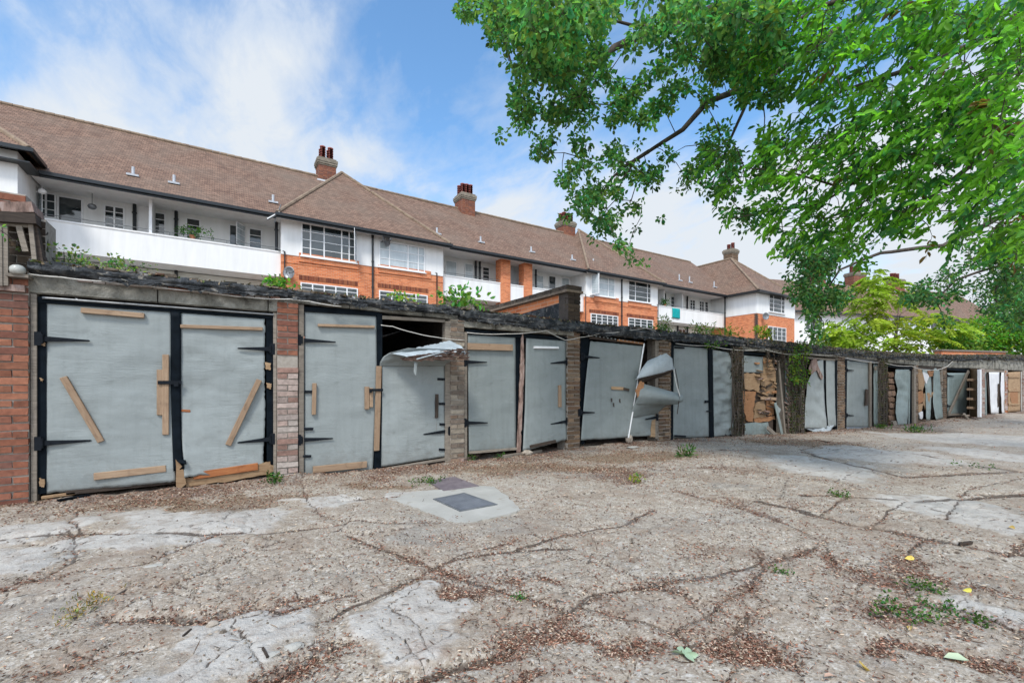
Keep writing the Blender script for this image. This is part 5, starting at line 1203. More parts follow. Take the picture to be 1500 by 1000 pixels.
grey=t.noise(v,.9,8,.72,.7); col=t.mix(t.ramp(grey,[(.53,0.0),(.64,.42)]),col,(.22,.215,.20))
spk=t.noise(v,120,2,.8); col=t.mix(t.ramp(spk,[(.64,0.0),(.70,.6)]),col,(.64,.61,.56)); col=t.mix(t.ramp(spk,[(.29,.6),(.35,0.0)]),col,(.10,.08,.065))
n_=t.bump(n4,.35,.004); n_=t.bump(n3,.5,.012,n_); n_=t.bump(small,.5,.025,n_); n_=t.bump(n2,.5,.04,n_); n_=t.bump(vo.outputs['Distance'],.35,.005,n_); n_=t.bump(cm,-.9,.02,n_)
me.materials.append(t.finish(col,.95,n_,0,.2))

# concrete slab with the manhole covers
def gpoly(pts,z0,z1,name,mat,parent=None,jag=0,origin=None,n=1):
    P=[on_ground(x,y,z1) for x,y in pts]; out=[]
    for k in range(len(P)):
        a,b=P[k],P[(k+1)%len(P)]; 
        for q in range(n):
            c=a.lerp(b,q/n); 
            if jag and q: c+=Vector((random.uniform(-jag,jag),random.uniform(-jag,jag),0))
            out.append(c)
    o0=origin or sum(out,Vector())/len(out); ar=sum(out[i].x*out[(i+1)%len(out)].y-out[(i+1)%len(out)].x*out[i].y for i in range(len(out)))
    if ar<0: out=out[::-1]
    N=len(out); vs=[(p.x-o0.x,p.y-o0.y,z1) for p in out]+[(p.x-o0.x,p.y-o0.y,z0) for p in out]
    m=MB(); m.add(vs,[tuple(range(N))]+[((i+1)%N,i,i+N,(i+1)%N+N) for i in range(N)])
    o=m.build(name,mat,parent); 
    if parent is None: o.location=(o0.x,o0.y,0)
    return o,o0
M['slab']=pmat('pale_slab_concrete',(.31,.295,.26),(.42,.405,.365),2.2,.95,.5,60,.006,spots=(6,.62,(.30,.27,.23)))
s_,o0=gpoly([(577,730),(607,720),(640,717),(690,711),(724,712),(745,727),(762,746),(748,752),(720,758),(690,764),(668,765),(640,755),(615,745),(592,737)],-.05,.018,'concrete_slab',M['slab'],None,.018,n=5); tag(s_,'pale concrete slab with broken edges set round the manhole cover','slab')
def checker():
    t=NT('cast_iron_cover'); v=t.coord('Object',(1,1,1),(0,0,.2)); b=t.new('ShaderNodeTexChecker'); b.inputs['Scale'].default_value=38; t.link(v,b.inputs['Vector'])
    n=t.noise(v,8,4,.6); c=t.ramp(n,[(.3,(.12,.13,.15)),(.7,(.22,.23,.25))]); c=t.mix(t.math('MULTIPLY',b.outputs['Fac'],.35),c,(.22,.23,.25))
    return t.finish(c,.5,t.bump(b.outputs['Fac'],.8,.006),.3,.5)
mh=empty('manhole_cover',(o0.x,o0.y,0),0,'grey cast iron manhole cover set in the pale slab','manhole cover')
gpoly([(634,730),(680,721),(729,738),(674,748)],.0,.026,'cover_frame',M['metal_grey'],mh,origin=o0)
gpoly([(638,730),(680,722.5),(724,737.5),(675,746)],.0,.032,'cover_plate',checker(),mh,origin=o0)
pl,_=gpoly([(627,704),(665,697.5),(702,711),(650,718)],-.0,.024,'steel_plate',M['plate'],None); tag(pl,'flat brownish steel plate lying just behind the manhole cover','metal plate')

# litter chips, pebbles, weeds --------------------------------------------
def scatter(n,key,rmin,rmax,pw=1.0,spread=58):
    pts=[]
    while len(pts)<n:
        k=n*3; r=np.exp(rng.uniform(math.log(rmin),math.log(rmax),k)); a=FWD+np.radians(rng.uniform(-spread,spread,k)); 
        i=np.clip(np.searchsorted(rad,r),0,NR-1); j=np.clip(np.searchsorted(angs,a),0,NA-1); w=key[i,j]**pw
        ok=(rng.random(k)<w)&(r*np.sin(a)<rowy[i,j]-.02)
        for q in np.nonzero(ok)[0]: pts.append((r[q]*math.cos(a[q]),r[q]*math.sin(a[q]),Z[i[q],j[q]]))
    return np.array(pts[:n])
key=np.clip(.075+litter*litter*1.25+moss*.45-pale*.3,.012,1)*(.2+1.1*fbm(X*4,Y*4,3,55))
P=scatter(60000,key,1.3,24,1.2); ax=rng.normal(size=(len(P),3)); ax[:,2]*=.22; sz=rng.uniform(.006,.019,len(P))*(1+.10*np.hypot(P[:,0],P[:,1]))
pal=np.array([(.16,.075,.05),(.24,.12,.08),(.36,.20,.14),(.46,.33,.25),(.10,.055,.04),(.30,.14,.09),(.52,.42,.32)]); cl=pal[rng.integers(0,len(pal),len(P))]*rng.uniform(.7,1.25,(len(P),1))
P[:,2]+=.006; lf=leaves_obj('leaf_litter',P,ax,sz,np.clip(cl,0,1),width=.34,mat=M['litter']); tag(lf,'brown leaf litter and bark chips caught along the cracks','leaf litter',kind='stuff')
P=scatter(2600,np.clip(.10+litter,0,1)*(.2+fbm(X*3,Y*3,3,91)),1.3,16,1.2); ax=rng.normal(size=(len(P),3)); ax[:,2]*=.12; P[:,2]+=.006
pal=np.array([(.10,.06,.04),(.20,.13,.09),(.30,.22,.16),(.06,.045,.035)]); tw_=leaves_obj('twig_litter',P,ax,rng.uniform(.02,.075,len(P)),pal[rng.integers(0,4,len(P))]*rng.uniform(.7,1.3,(len(P),1)),width=.07,fold=.05,mat=M['litter']); tag(tw_,'fine dead twigs and stalks strewn over the yard','twigs',kind='stuff')
P=scatter(5200,np.clip(.12+litter*.5+crack*.6,0,1),1.5,20,1.0)
m=MB(); R=random.Random(8)
for p in P:
    s=R.uniform(.003,.010)*(1.0 if R.random()<.985 else 2.2); c=R.choice([(.9,.85,.78),(.7,.62,.55),(1.3,1.25,1.2),(.5,.45,.4),(1.5,1.5,1.45)]); m.col=tuple(min(1,q*.7) for q in c)
    q=[(R.uniform(.7,1.2)*s,0),(0,R.uniform(.7,1.2)*s),(-R.uniform(.7,1.2)*s,0),(0,-R.uniform(.7,1.2)*s)]; h=R.uniform(.4,.9)*s; z=p[2]
    b=[(p[0]+a*1.1,p[1]+b_*1.1,z-.002) for a,b_ in q]; tp=[(p[0]+a*.6,p[1]+b_*.6,z+h) for a,b_ in q]
    m.add(b+tp,[(4,5,6,7),(0,1,5,4),(1,2,6,5),(2,3,7,6),(3,0,4,7)])
M['pebble']=pmat('pebbles',(.28,.25,.21),(.46,.42,.37),40,.9,.3,80,.003,col=True)
g_=m.build('pebbles',M['pebble']); tag(g_,'small pale pebbles and concrete crumbs loose on the yard','pebbles',kind='stuff')

def stone(px,py,sx,sy,sz,label,mat='stone',name='stone',cat='stone',z0=None,seed=1):
    p=gpos(px,py); z=p.z; m=MB(); n=10; k=7; G=[]
    for j in range(k+1):
        ph=math.pi*j/k; G.append([Vector((sx*math.sin(ph)*math.cos(2*math.pi*i/n)*(1+nz(i%n*.8,j*.9,seed)*.35),sy*math.sin(ph)*math.sin(2*math.pi*i/n)*(1+nz(i%n*.8,j*.9,seed)*.35),sz*(1-math.cos(ph))*.55*(1+nz(i%n,j,seed+3)*.2))) for i in range(n+1)])
    m.grid(G); o=m.build(name,M[mat],None); o.location=(p.x,p.y,z-.01); return tag(o,label,cat)
stone(772,667,.10,.08,.10,'rounded pale stone against the foot of the third garage doors',seed=2)
stone(921,648,.085,.07,.17,'upright brown stone at the foot of the white edge strip',seed=3)
stone(311,917,.028,.022,.035,'grey pebble lump lying in the pothole at lower left',seed=4); stone(318,925,.012,.012,.016,'small crumb beside the grey lump in the pothole',seed=5)
stone(349,922,.016,.013,.022,'pinkish crumb right of the grey lump in the pothole',seed=6)
stone(430,948,.045,.03,.035,'flat broken concrete piece by the crack at bottom left',seed=7,mat='slab',cat='concrete chunk',name='concrete_chunk')
stone(398,959,.035,.02,.02,'pale slab fragment left of the flat broken concrete piece',seed=8,mat='slab',cat='concrete chunk',name='concrete_chunk')
stone(224,828,.06,.025,.02,'pale flat chip lying on the long crack at left',seed=9,mat='slab',cat='concrete chunk',name='concrete_chunk')
stone(927,655,.14,.08,.03,'flat grey scrap in front of the upright brown stone',seed=12,mat='slab',cat='concrete chunk',name='concrete_chunk')
def plank(a,b,w,h,label,mat='wood_grey',z=.0):
    A=gpos(*a); B=gpos(*b); D=(B-A).normalized(); N=Vector((-D.y,D.x,0))*w/2; m=MB(); lb=(B-A)
    m.add([-N,lb-N,lb+N,N]+[q+Vector((0,0,h)) for q in (-N,lb-N,lb+N,N)],[(3,2,1,0),(4,5,6,7),(0,1,5,4),(1,2,6,5),(2,3,7,6),(3,0,4,7)]); o=m.build('timber_offcut',M[mat]); o.location=(A.x,A.y,gheight(A.x,A.y)+z); return tag(o,label,'timber offcut')
plank((738,671),(792,662),.07,.05,'weathered timber offcut lying before the third garage')
plank((1014,893-95),(1420,799),.02,.02,'x','wood_dark') if False else plank((1405,800),(1424,796),.03,.02,'short dark stick lying at the slab joint on the right','wood_dark')
plank((268,932),(280,922),.008,.008,'thin dark twig near the pothole at lower left','wood_dark'); plank((385,950),(392,963),.010,.008,'dark twig by the broken concrete at bottom left','wood_dark')
plank((674,676),(700,667),.12,.05,'rotten wood lump at foot of the pier between second and third garages','rot')
plank((85,735),(130,726),.05,.02,'dark torn strip of felt at the foot of the first garage','tape'); plank((1195,645),(1215,648),.02,.02,'thin stick on the ground before the seventh garage','wood_dark')
for k,(x,y,s,ln,c) in enumerate(((1003,962,.06,'large pale green maple leaf lying at bottom centre right',(.33,.44,.30)),(1382,966,.09,'long pale green leaf lying at the bottom right',(.42,.50,.34)),(1275,986,.06,'bright yellow fallen leaf near the bottom edge',(.55,.38,.10)),(1325,820,.07,'yellow leaf lying on the brown litter at right',(.68,.50,.12)),(1410,867,.055,'small yellow-green leaf on the grey patch at right',(.6,.55,.1)),(1333,923,.05,'dull yellow leaf in the weeds at lower right',(.55,.42,.12)),(1487,776,.07,'orange yellow leaf near the right edge slab',(.62,.42,.12)),(1207,995,.05,'pinkish dry leaf at the very bottom right of centre',(.5,.33,.25)))):
    p=gpos(x,y); z=p.z+.012; r_=random.Random(k)
    nL=5 if k==0 else 1; pos=np.zeros((nL,3)); axx=np.array([[math.cos(a),math.sin(a),.1] for a in ([.2,1.2,2.2,-.8,-1.8] if nL>1 else [r_.uniform(-1.2,1.2)])])
    o=leaves_obj('fallen_leaf',pos,axx,np.full(nL,s),np.repeat([c],nL,0)*1.0,width=.45,mat=M['litter']); o.location=(p.x,p.y,z); tag(o,label=ln,cat='leaf') if False else tag(o,ln,'leaf')

def weed(p,r,h,n,label,leaf=.04,base=(.075,.165,.035),cat='weed',name='weed',blade=False,stem=True,per=9):
    o=empty(name,p,0,label,cat); c=rng.normal(size=(n,3))*np.array([r,r,h*.35])*.5+np.array([0,0,h*.5]); c[:,2]=np.abs(c[:,2])
    ps,ax,sz,cl=clump_leaves(c,leaf*1.6,per,leaf,base,droop=-.5 if blade else .1)
    leaves_obj('foliage',ps,ax,sz,cl,width=.18 if blade else .55,parent=o)
    if stem:
        m=MB()
        for q in c[:max(3,n//5)]: m.tube([(q[0]*.3,q[1]*.3,-.02),(q[0]*.7,q[1]*.7,q[2]*.5),tuple(q)],.004,4)
        m.build('stem',M['bark_pale'],o)
    return o
def gw_(px,py): return tuple(gpos(px,py))
weed(gw_(1335,900),.16,.035,30,'mossy green weeds growing in the hole at lower right',.02)
weed(gw_(1352,862),.08,.04,26,'bright green moss tuft above the weedy hole',.016)
weed(gw_(1378,890),.08,.035,14,'small weeds right of the hole at lower right',.018)
weed(gw_(1437,913),.07,.03,8,'tiny sprig beside the dry litter at lower right',.018)
weed(gw_(1139,838),.05,.03,10,'small green sprig in the yard middle right',.015)
weed(gw_(1229,728),.12,.05,16,'green tuft on the slab joint at right',.025)
weed(gw_(930,706),.04,.07,6,'single yellow-green seedling standing in the yard',.045,(.28,.34,.06))
weed(gw_(1005,668),.09,.08,14,'grassy weed in front of the fifth garage',.08,blade=True)
weed(gw_(397,706),.09,.09,12,'green weed at the foot of the pier between first and second garages',.038)
weed(gw_(625,706),.18,.03,22,'green weeds beside the steel plate',.03)
weed(gw_(686,672),.14,.07,18,'small weeds below the third garage left door',.035); weed(gw_(735,671),.06,.06,10,'weed tuft left of the timber offcut',.03)
weed(gw_(1340,633),.22,.10,26,'grassy weed at the foot of the tenth garage',.08,blade=True); weed(gw_(1290,626),.15,.08,14,'weeds by the mossy pier of the ninth garage',.05)
weed(gw_(1420,683),.20,.03,10,'low green growth on the far slab joint',.03)
weed(gw_(757,876),.05,.02,10,'tiny dark green sprig in the litter at centre',.015)
weed(gw_(130,890),.14,.03,14,'yellowish dry grass tuft at lower left',.025,(.34,.28,.10),blade=True)
weed(gw_(116,905),.10,.025,12,'second pale dry grass tuft nearer the bottom left',.022,(.38,.32,.14),blade=True)
# ============================================================ PLANTS ON THE ROOFS, IVY
def rooftop(g,px,py,d,**k): p=g.w(g.l(px,py,d)); return (p.x,p.y,p.z)
def rweed(g,px,py,d,*a,**k):
    q=g.w(g.l(px,py,d)); return weed((q.x,q.y,q.z),*a,**k)
rweed(G1,95,392,.5,.75,.18,46,'bushy green weeds growing on the first garage roof',.045,(.19,.31,.08))
rweed(G1,140,394,.5,.4,.14,30,'lower part of the roof weeds trailing right above the first garage',.035,(.16,.26,.08))
rweed(G1,412,424,.2,.18,.13,18,'small leafy plant on the roof edge between the first and second garages',.06,(.16,.34,.05))
rweed(G2,590,441,.4,.20,.07,14,'pale green weed on the second garage roof',.06,(.24,.36,.05))
rweed(G2,672,448,.2,.36,.24,18,'round-leaved vine on the roof left of the brick parapet',.10,(.13,.30,.06))
rweed(G4,975,478,.2,.15,.22,9,'thin upright weed on the roof above the fourth garage',.07,(.2,.3,.08),blade=True)
rweed(G4,965,484,-.08,.35,.12,24,'green creeper over the lintel between fourth and fifth garages',.04,(.08,.16,.03))
rweed(G5,1030,494,.2,.30,.30,22,'wispy weeds on the fifth garage roof',.09,(.18,.28,.08),blade=True)
rweed(G5,1066,500,.1,.14,.36,18,'tall thin weed beside the fifth garage pier top',.09,(.15,.26,.05),blade=True)
rweed(G5,1039,510,-.08,.18,.16,24,'hanging creeper sprig above the fifth garage centre post',.04,(.12,.24,.05))
rweed(G6,1120,497,.2,.16,.32,20,'yellow-green seedling on the sixth garage roof before the lower window',.08,(.25,.32,.04))
# dead creeper over the dark pier
def creeper(g,i0,label,n,px0,px1,py0,py1,base,leaf,d=-.08,per=9,name='ivy',thin=.06):
    A=g.l((px0+px1)/2,py1,d); w=g.w(A); o=empty(name,(w.x,w.y,0),g.rz,label,name)
    c=[]
    for k in range(n):
        x=random.uniform(px0,px1); y=random.uniform(py0,py1); q=g.l(x,y,d+random.uniform(-thin,thin)); c.append((q[0]-A[0],q[1]-A[1],q[2]))
    c=np.array(c); ps,ax,sz,cl=clump_leaves(c,leaf*1.8,per,leaf,base,droop=.8,dirbias=(0,-.5,0)); leaves_obj('foliage',ps,ax,sz,cl,parent=o)
    m=MB()
    for k in range(14):
        x=random.uniform(px0,px1); P=[]
        for q in range(8): u=g.l(x+random.uniform(-2,2),lerp(py1+8,py0,q/7),d+random.uniform(-.02,.03)); P.append((u[0]-A[0],u[1]-A[1],u[2]))
        m.tube(P,random.uniform(.004,.014),5)
    m.build('stem',M['bark'],o); return o
creeper(G6,0,'bright green ivy covering the pier top between sixth and seventh garages',110,1156,1182,500,562,(.15,.26,.04),.06,thin=.16)
creeper(G6,0,'darker ivy trailing down the lower half of the same pier',70,1155,1176,560,634,(.07,.09,.03),.045,per=7)
creeper(G5,0,'dead brown creeper on the dark pier right of the fifth garage',120,1072,1090,510,640,(.07,.06,.03),.035,per=6)
creeper(G8,0,'mossy brown creeper on the pier between eighth and ninth garages',70,1287,1300,525,626,(.09,.10,.03),.04,per=6)
creeper(G6,0,'dead twigs hanging from the lintel over the sixth garage',40,1120,1160,512,530,(.10,.07,.04),.03,per=4)

# ============================================================ TREES
def limb(m,pts,r0,r1,seg=8,wob=.06):
    P=[Vector(p) for p in pts]; Q=[]
    for a,b in zip(P,P[1:]):
        n=5
        for k in range(n): 
            q=a.lerp(b,k/n); l=(b-a).length; Q.append(q+Vector((nz(q.x*2,q.y,q.z*2),nz(q.y*2,q.z,7),nz(q.z*2,q.x,9)))*wob*l*.5)
    Q.append(P[-1]); m.tube(Q,[lerp(r0,r1,i/(len(Q)-1)) for i in range(len(Q))],seg); return Q
def grow(m,nodes,targets,r=.004,maxr=.02,step=3):
    """join every target to the nearest wood already there, so the twigs branch"""
    N=[Vector(n) for n in nodes]; arr=np.array([list(n) for n in N])
    T=np.array(targets); d0=np.min(np.linalg.norm(T[:,None,:]-arr[None,:,:],axis=2),axis=1); order=np.argsort(d0)
    for k in order:
        t=T[k]; j=int(np.argmin(np.linalg.norm(arr-t,axis=1))); a=Vector(arr[j]); b=Vector(t); l=(b-a).length
        if l<.02: continue
        mid=a.lerp(b,.5)+Vector((nz(*(b*3))*.2*l,nz(*(b*3+Vector((4,4,4))))*.2*l,.08*l))
        rr=min(maxr,r+.012*l); m.tube([a,mid,b],[rr,rr*.75,r],4,cap=False); arr=np.concatenate([arr,[list(mid)],[list(b)]])
def cellpoints(rows,x0,y0,cell,n,dep,seed,nsc=26.,thick=.9,gate=.55,dfun=None):
    out=[]; H=len(rows); Wd=len(rows[0]); R=random.Random(seed)
    def D(px,py):
        u=(px-x0)/cell-.5; v=(py-y0)/cell-.5; i=int(math.floor(u)); j=int(math.floor(v)); fu=u-i; fv=v-j
        def g(a,b): 
            a=min(max(a,0),Wd-1); b=min(max(b,0),H-1); return rows[b][a]
        return (g(i,j)*(1-fu)+g(i+1,j)*fu)*(1-fv)+(g(i,j+1)*(1-fu)+g(i+1,j+1)*fu)*fv
    while len(out)<n:
        px=R.uniform(x0,x0+Wd*cell); py=R.uniform(y0,y0+H*cell); d=D(px,py)/9
        if d<.05: continue
        q=nz(px/nsc,py/nsc,seed)*.5+nz(px/(nsc*.45),py/(nsc*.45),seed+9)*.35+.5
        if q>.20+gate*.9*d: continue
        if R.random()>d**.7+.1: continue
        Zd=(dfun(px,py) if dfun else dep)+R.uniform(-thick,thick)*(.5+.5*d)
        out.append(tuple(at_depth(px,py,Zd)))
    return out
OAK=["8999999545689999","2799998455458999","1569997454368999","0137998654689999","0047897777634778","0058773576621245","0014562641145433","0001644545367755","0000575667277764","0000158554036642","0000048761003320","0000005660000000","0000000530000000"]
OAK=[[int(c) for c in r] for r in OAK]
oak=empty('oak_tree',tuple(at_depth(1950,565,9.0)*1.0)[:2]+(0,),0,'large oak whose dark lobed foliage hangs over the yard at top centre','tree')
ol=oak.location.copy()
pts=cellpoints(OAK,670,0,30,1600,7.6,3,thick=1.0,nsc=30,gate=.425,dfun=lambda px,py: 7.3-1.9*(1-smooth(0,190,py))*smooth(690,800,px)+.4*math.sin(px/70))
pts+=cellpoints([[9]*16,[9]*16,[9]*16],670,-90,30,200,7.4,5,thick=1.3)
c=np.array(pts); rel=c-np.array(ol)[None,:]
p,ax,sz,cl=clump_leaves(rel,rng.uniform(.07,.14,len(rel)),15,.078,(.115,.27,.085),droop=.3,clumpv=.32)
# lobed oak leaf = three small blades from one point
leaves_obj('crown',p,ax,sz,cl,width=.56,parent=oak)
m=MB(); W=lambda px,py,Zd: tuple(Vector(at_depth(px,py,Zd))-ol)
tr=limb(m,[(0,0,-.2),(-.1,0,2.5),(-.3,.1,5.0),(-.6,.2,8.0),(-1,.3,11.5)],.42,.2,12,.04)
nodes=[]
nodes+=limb(m,[tr[12],W(1500,-120,8),W(1250,30,7.8),W(1110,122,7.6),W(1035,150,7.5),W(1000,190,7.4),W(950,222,7.4)],.085,.028)
nodes+=limb(m,[W(950,222,7.4),W(915,243,7.3),W(895,262,7.3),W(880,285,7.2)],.035,.012,6); nodes+=limb(m,[W(930,235,7.4),W(912,262,7.3),W(902,292,7.3)],.02,.008,6)
nodes+=limb(m,[tr[14],W(1500,-260,8),W(1200,-60,7.8),W(1000,38,7.6),W(955,46,7.5),W(900,70,7.4),W(860,110,7.3),W(840,160,7.2)],.15,.02)
nodes+=limb(m,[W(1200,-60,7.8),W(950,-80,7.5),W(850,-20,7.4),W(832,40,7.2),W(826,110,7.1)],.09,.02,7); nodes+=limb(m,[W(850,-20,7.4),W(770,10,7.3),W(740,60,7.2),W(760,130,7.2)],.04,.01,6)
nodes+=limb(m,[W(1110,118,7.6),W(1080,180,7.4),W(1060,230,7.2),W(1040,275,7.2)],.03,.008,6); nodes+=limb(m,[W(955,46,7.5),W(900,30,7.4),W(860,15,7.3)],.03,.012,6)
grow(m,nodes,rel[::4],.003,.012)
m.build('trunk',M['bark'],oak,smooth_=True)

LF=["2589999999999999","0378999999999999","0168999899999999","0255897788999999","0023799999999999","0002799999999999","1357889999999999","4777679999999999","5788779999999999","3676899999999999","2556899999999999","0356788876556788","0112444310013456"]
LF=[[int(c) for c in r] for r in LF]
ch=empty('chestnut_tree',tuple(at_depth(1990,565,5.4))[:2]+(0,),0,'near tree with long drooping bright green leaves filling the top right','tree'); cl0=ch.location.copy()
pts=cellpoints(LF,1030,0,30,1850,5.6,8,nsc=38,thick=1.0,gate=.47,dfun=lambda px,py: 6.0-1.1*smooth(1050,1500,px)+.5*smooth(200,380,py))
pts+=cellpoints([[9]*17]*4,1060,-120,30,220,5.4,9,thick=1.3)
c=np.array(pts); rel=c-np.array(cl0)[None,:]; nC=len(rel)
# sprays: leaves set in two ranks along a drooping twig
P_,A_,S2,C2=[],[],[],[]; twigs=[]
Rv=np.array([C_,-S_,0.0])
for k in range(nC):
    dv=-Rv*rng.uniform(.3,1.0)+rng.normal(size=3)*.35; dv[2]-=rng.uniform(.15,.8); dv/=np.linalg.norm(dv)
    ln=rng.uniform(.22,.42); sd=np.cross(dv,[0,0,1]); sd/=np.linalg.norm(sd)+1e-9; b=rel[k]-dv*ln*.5; kk=np.clip(1+rng.normal(0,.28),.5,1.6)
    u_=rng.random(); base=np.array((.16,.10,.04)) if u_<.015 else np.array((.18,.42,.045)) if u_<.45 else np.array((.12,.33,.045)) if u_<.75 else np.array((.065,.22,.075))
    n=rng.integers(6,10); twigs.append((b,b+dv*ln))
    for q in range(n):
        t=q/n; a=dv*.75+sd*(1 if q%2 else -1)*.7+rng.normal(size=3)*.18; a[2]-=.35
        P_.append(b+dv*ln*t); A_.append(a); S2.append(rng.uniform(.07,.13)); C2.append(np.clip(base*kk*np.clip(1+rng.normal(0,.2),.5,1.7),0,1))
leaves_obj('crown',np.array(P_),np.array(A_),np.array(S2),np.array(C2),width=.37,fold=.16,parent=ch,mat=M['leaf_bright'])
m=MB(); W=lambda px,py,Zd: tuple(Vector(at_depth(px,py,Zd))-cl0)
tr=limb(m,[(0,0,-.2),(0,.1,2.2),(-.2,.1,4.5),(-.3,.3,7.5)],.34,.15,12,.04); nodes=[]
nodes+=limb(m,[tr[8],W(1640,110,5.2),W(1500,185,5.2),W(1440,205,5.3),W(1380,215,5.5),W(1300,240,5.6),W(1230,275,5.7)],.07,.012,7)
nodes+=limb(m,[tr[10],W(1600,-10,5.1),W(1500,20,5.1),W(1440,60,5.2),W(1350,95,5.4),W(1260,125,5.6),W(1190,150,5.8)],.07,.010,7)
nodes+=limb(m,[W(1500,185,5.2),W(1440,230,5.2),W(1400,260,5.3),W(1350,300,5.5),W(1290,340,5.7)],.04,.008,6); nodes+=limb(m,[tr[12],W(1500,-140,5.2),W(1330,-30,5.4),W(1200,10,5.7),W(1120,60,6)],.07,.01,7)
nodes+=limb(m,[W(1300,240,5.6),W(1200,300,5.9),W(1120,310,6.1),W(1070,320,6.3)],.018,.006,6); nodes+=limb(m,[W(1230,275,5.7),W(1150,250,5.9),W(1090,245,6.1)],.015,.006,6)
grow(m,nodes,[t[0] for t in twigs[::2]],.0025,.010)
for a,b in twigs[::2]: m.tube([a,b],[.003,.0015],3,cap=False)
m.build('trunk',M['bark'],ch,smooth_=True)

# drooping lower boughs of a farther tree on the right
LO=["5677642356788","6743012355578","3775130045278","0045000002568","0001000000578","0000000000378"]; LO=[[int(c) for c in r] for r in LO]
LO=["577642000035567","677400000035567","687500035555556","388610056633346","035300002300147","012000000000012"]; LO=[[int(c) for c in r] for r in LO]
mp=empty('maple_tree',tuple(at_depth(1700,565,11.5))[:2]+(0,),0,'darker small-leaved tree behind, its boughs hanging at right over the garage roofs','tree'); ml=mp.location.copy()
pts=cellpoints(LO,1150,355,24,400,11,13,nsc=20,thick=1.0,gate=.55)
pts+=cellpoints([[9]*7]*9,1430,180,30,70,12,14,thick=1.0)
rel=np.array(pts)-np.array(ml)[None,:]
p,ax,sz,cl=clump_leaves(rel,rng.uniform(.13,.24,len(rel)),18,.10,(.08,.19,.06),droop=.5,clumpv=.3); leaves_obj('crown',p,ax,sz,cl,parent=mp)
m=MB(); W=lambda px,py,Zd: tuple(Vector(at_depth(px,py,Zd))-ml)
tr=limb(m,[(0,0,-.1),(0,0,2.5),(-.1,.1,5),(-.2,0,8)],.3,.12,10,.04); nodes=[]
nodes+=limb(m,[tr[7],W(1560,350,11.3),W(1480,385,11),W(1400,410,11),W(1370,440,11),W(1345,432,11)],.05,.010,7)
nodes+=limb(m,[tr[9],W(1500,300,11.2),W(1380,360,11),W(1290,370,11),W(1230,395,11),W(1200,440,11)],.08,.010,7); nodes+=limb(m,[W(1480,385,11),W(1455,430,11),W(1470,470,11)],.03,.008,6)
grow(m,nodes,rel[::4],.004,.014); m.build('trunk',M['bark'],mp,smooth_=True)

# lime-green tree behind the garages: arching fronds of many leaflets
def frondtree(name,label,base,height,blobs,nf,flen,leaf,colr,trunk=.16,parentmat=None):
    o=empty(name,base,0,label,'tree'); P_,A_,S2,C2=[],[],[],[]; m=MB(); B=Vector(base)
    tr=limb(m,[(0,0,-.2),(.1,0,height*.3),(-.05,.1,height*.6),(0,0,height*.85)],trunk,trunk*.3,9,.05); tg=[]
    for k in range(nf):
        bc,br=blobs[rng.integers(0,len(blobs))]; d=rng.normal(size=3); d/=np.linalg.norm(d); c=np.array(bc)+d*br*rng.random()**.45
        d[2]=abs(d[2])*.3; dd=d+rng.normal(size=3)*.4; dd[2]*=.3; dd/=np.linalg.norm(dd); sd=np.cross(dd,[0,0,1]); sd/=np.linalg.norm(sd)+1e-9
        L_=flen*rng.uniform(.7,1.2); kk=np.clip(1+rng.normal(0,.22),.55,1.5); n=11; tg.append(c)
        for q in range(n):
            t=(q+1)/n; p=c+dd*L_*t+np.array([0,0,-.55*L_*t*t])
            for s in (-1,1):
                a=sd*s+dd*.5+np.array([0,0,-.35])+rng.normal(size=3)*.1; P_.append(p); A_.append(a); S2.append(leaf*(1-.5*abs(t-.45))*rng.uniform(.85,1.15)); C2.append(np.clip(np.array(colr)*kk*rng.uniform(.8,1.25)*np.array([1+.5*max(0,nz(*(c*.5))),1,1]),0,1))
    leaves_obj('crown',np.array(P_),np.array(A_),np.array(S2),np.array(C2),width=.34,parent=o)
    grow(m,tr,np.array(tg)[::3],.008,.035); m.build('trunk',M['bark_pale'],o,smooth_=True); return o
b0=at_depth(1315,565,24); Bv=Vector((b0.x,b0.y,0))
def bl(px,py,Zd,r): q=at_depth(px,py,Zd)-Bv; return ((q.x,q.y,q.z),r)
frondtree('tree_of_heaven','lime green tree with long feathery leaves rising behind the far garages',tuple(Bv),5.6,
 [bl(1280,412,24,.55),bl(1265,435,24,.75),bl(1300,435,24,.8),bl(1235,485,23.5,.7),bl(1270,475,23.5,.8),bl(1310,470,23.5,1.0),bl(1350,475,23.5,.9),bl(1385,480,23.5,.7),bl(1300,500,23,.9),bl(1345,505,23,.9),bl(1250,505,23.5,.6),bl(1225,495,24,.35)],430,.85,.24,(.30,.42,.05))
def bush(name,label,px,py,Zd,blobs,n,leaf,base,cat='tree',rad_=.35,per=18,hgt=3):
    b=at_depth(px,565,Zd); B=Vector((b.x,b.y,0)); o=empty(name,(B.x,B.y,0),0,label,cat); c=[]
    for k in range(n):
        x,y,r,w=blobs[k%len(blobs)]; q=at_depth(x,y,Zd)-B; d=rng.normal(size=3); d/=np.linalg.norm(d); c.append(np.array(q)+d*r*(.5+.5*rng.random()))
    c=np.array(c); p,ax,sz,cl=clump_leaves(c,rad_,per,leaf,base,droop=.2,clumpv=.3); leaves_obj('crown',p,ax,sz,cl,parent=o)
    m=MB(); tr=limb(m,[(0,0,-.1),(0,0,hgt*.5),(.1,0,hgt)],.12,.05,8,.05); grow(m,tr,c[::6],.01,.04); m.build('trunk',M['bark'],o,smooth_=True); return o
bush('shrub','fresh green rounded shrub behind the far brick parapet at the right edge',1465,565,25,[(1440,490,.9,1),(1470,485,1.2,1),(1500,480,1.3,1),(1420,505,.7,1),(1455,505,.9,1),(1495,505,1.2,1),(1530,490,1.4,1)],420,.17,(.14,.30,.04),'shrub')
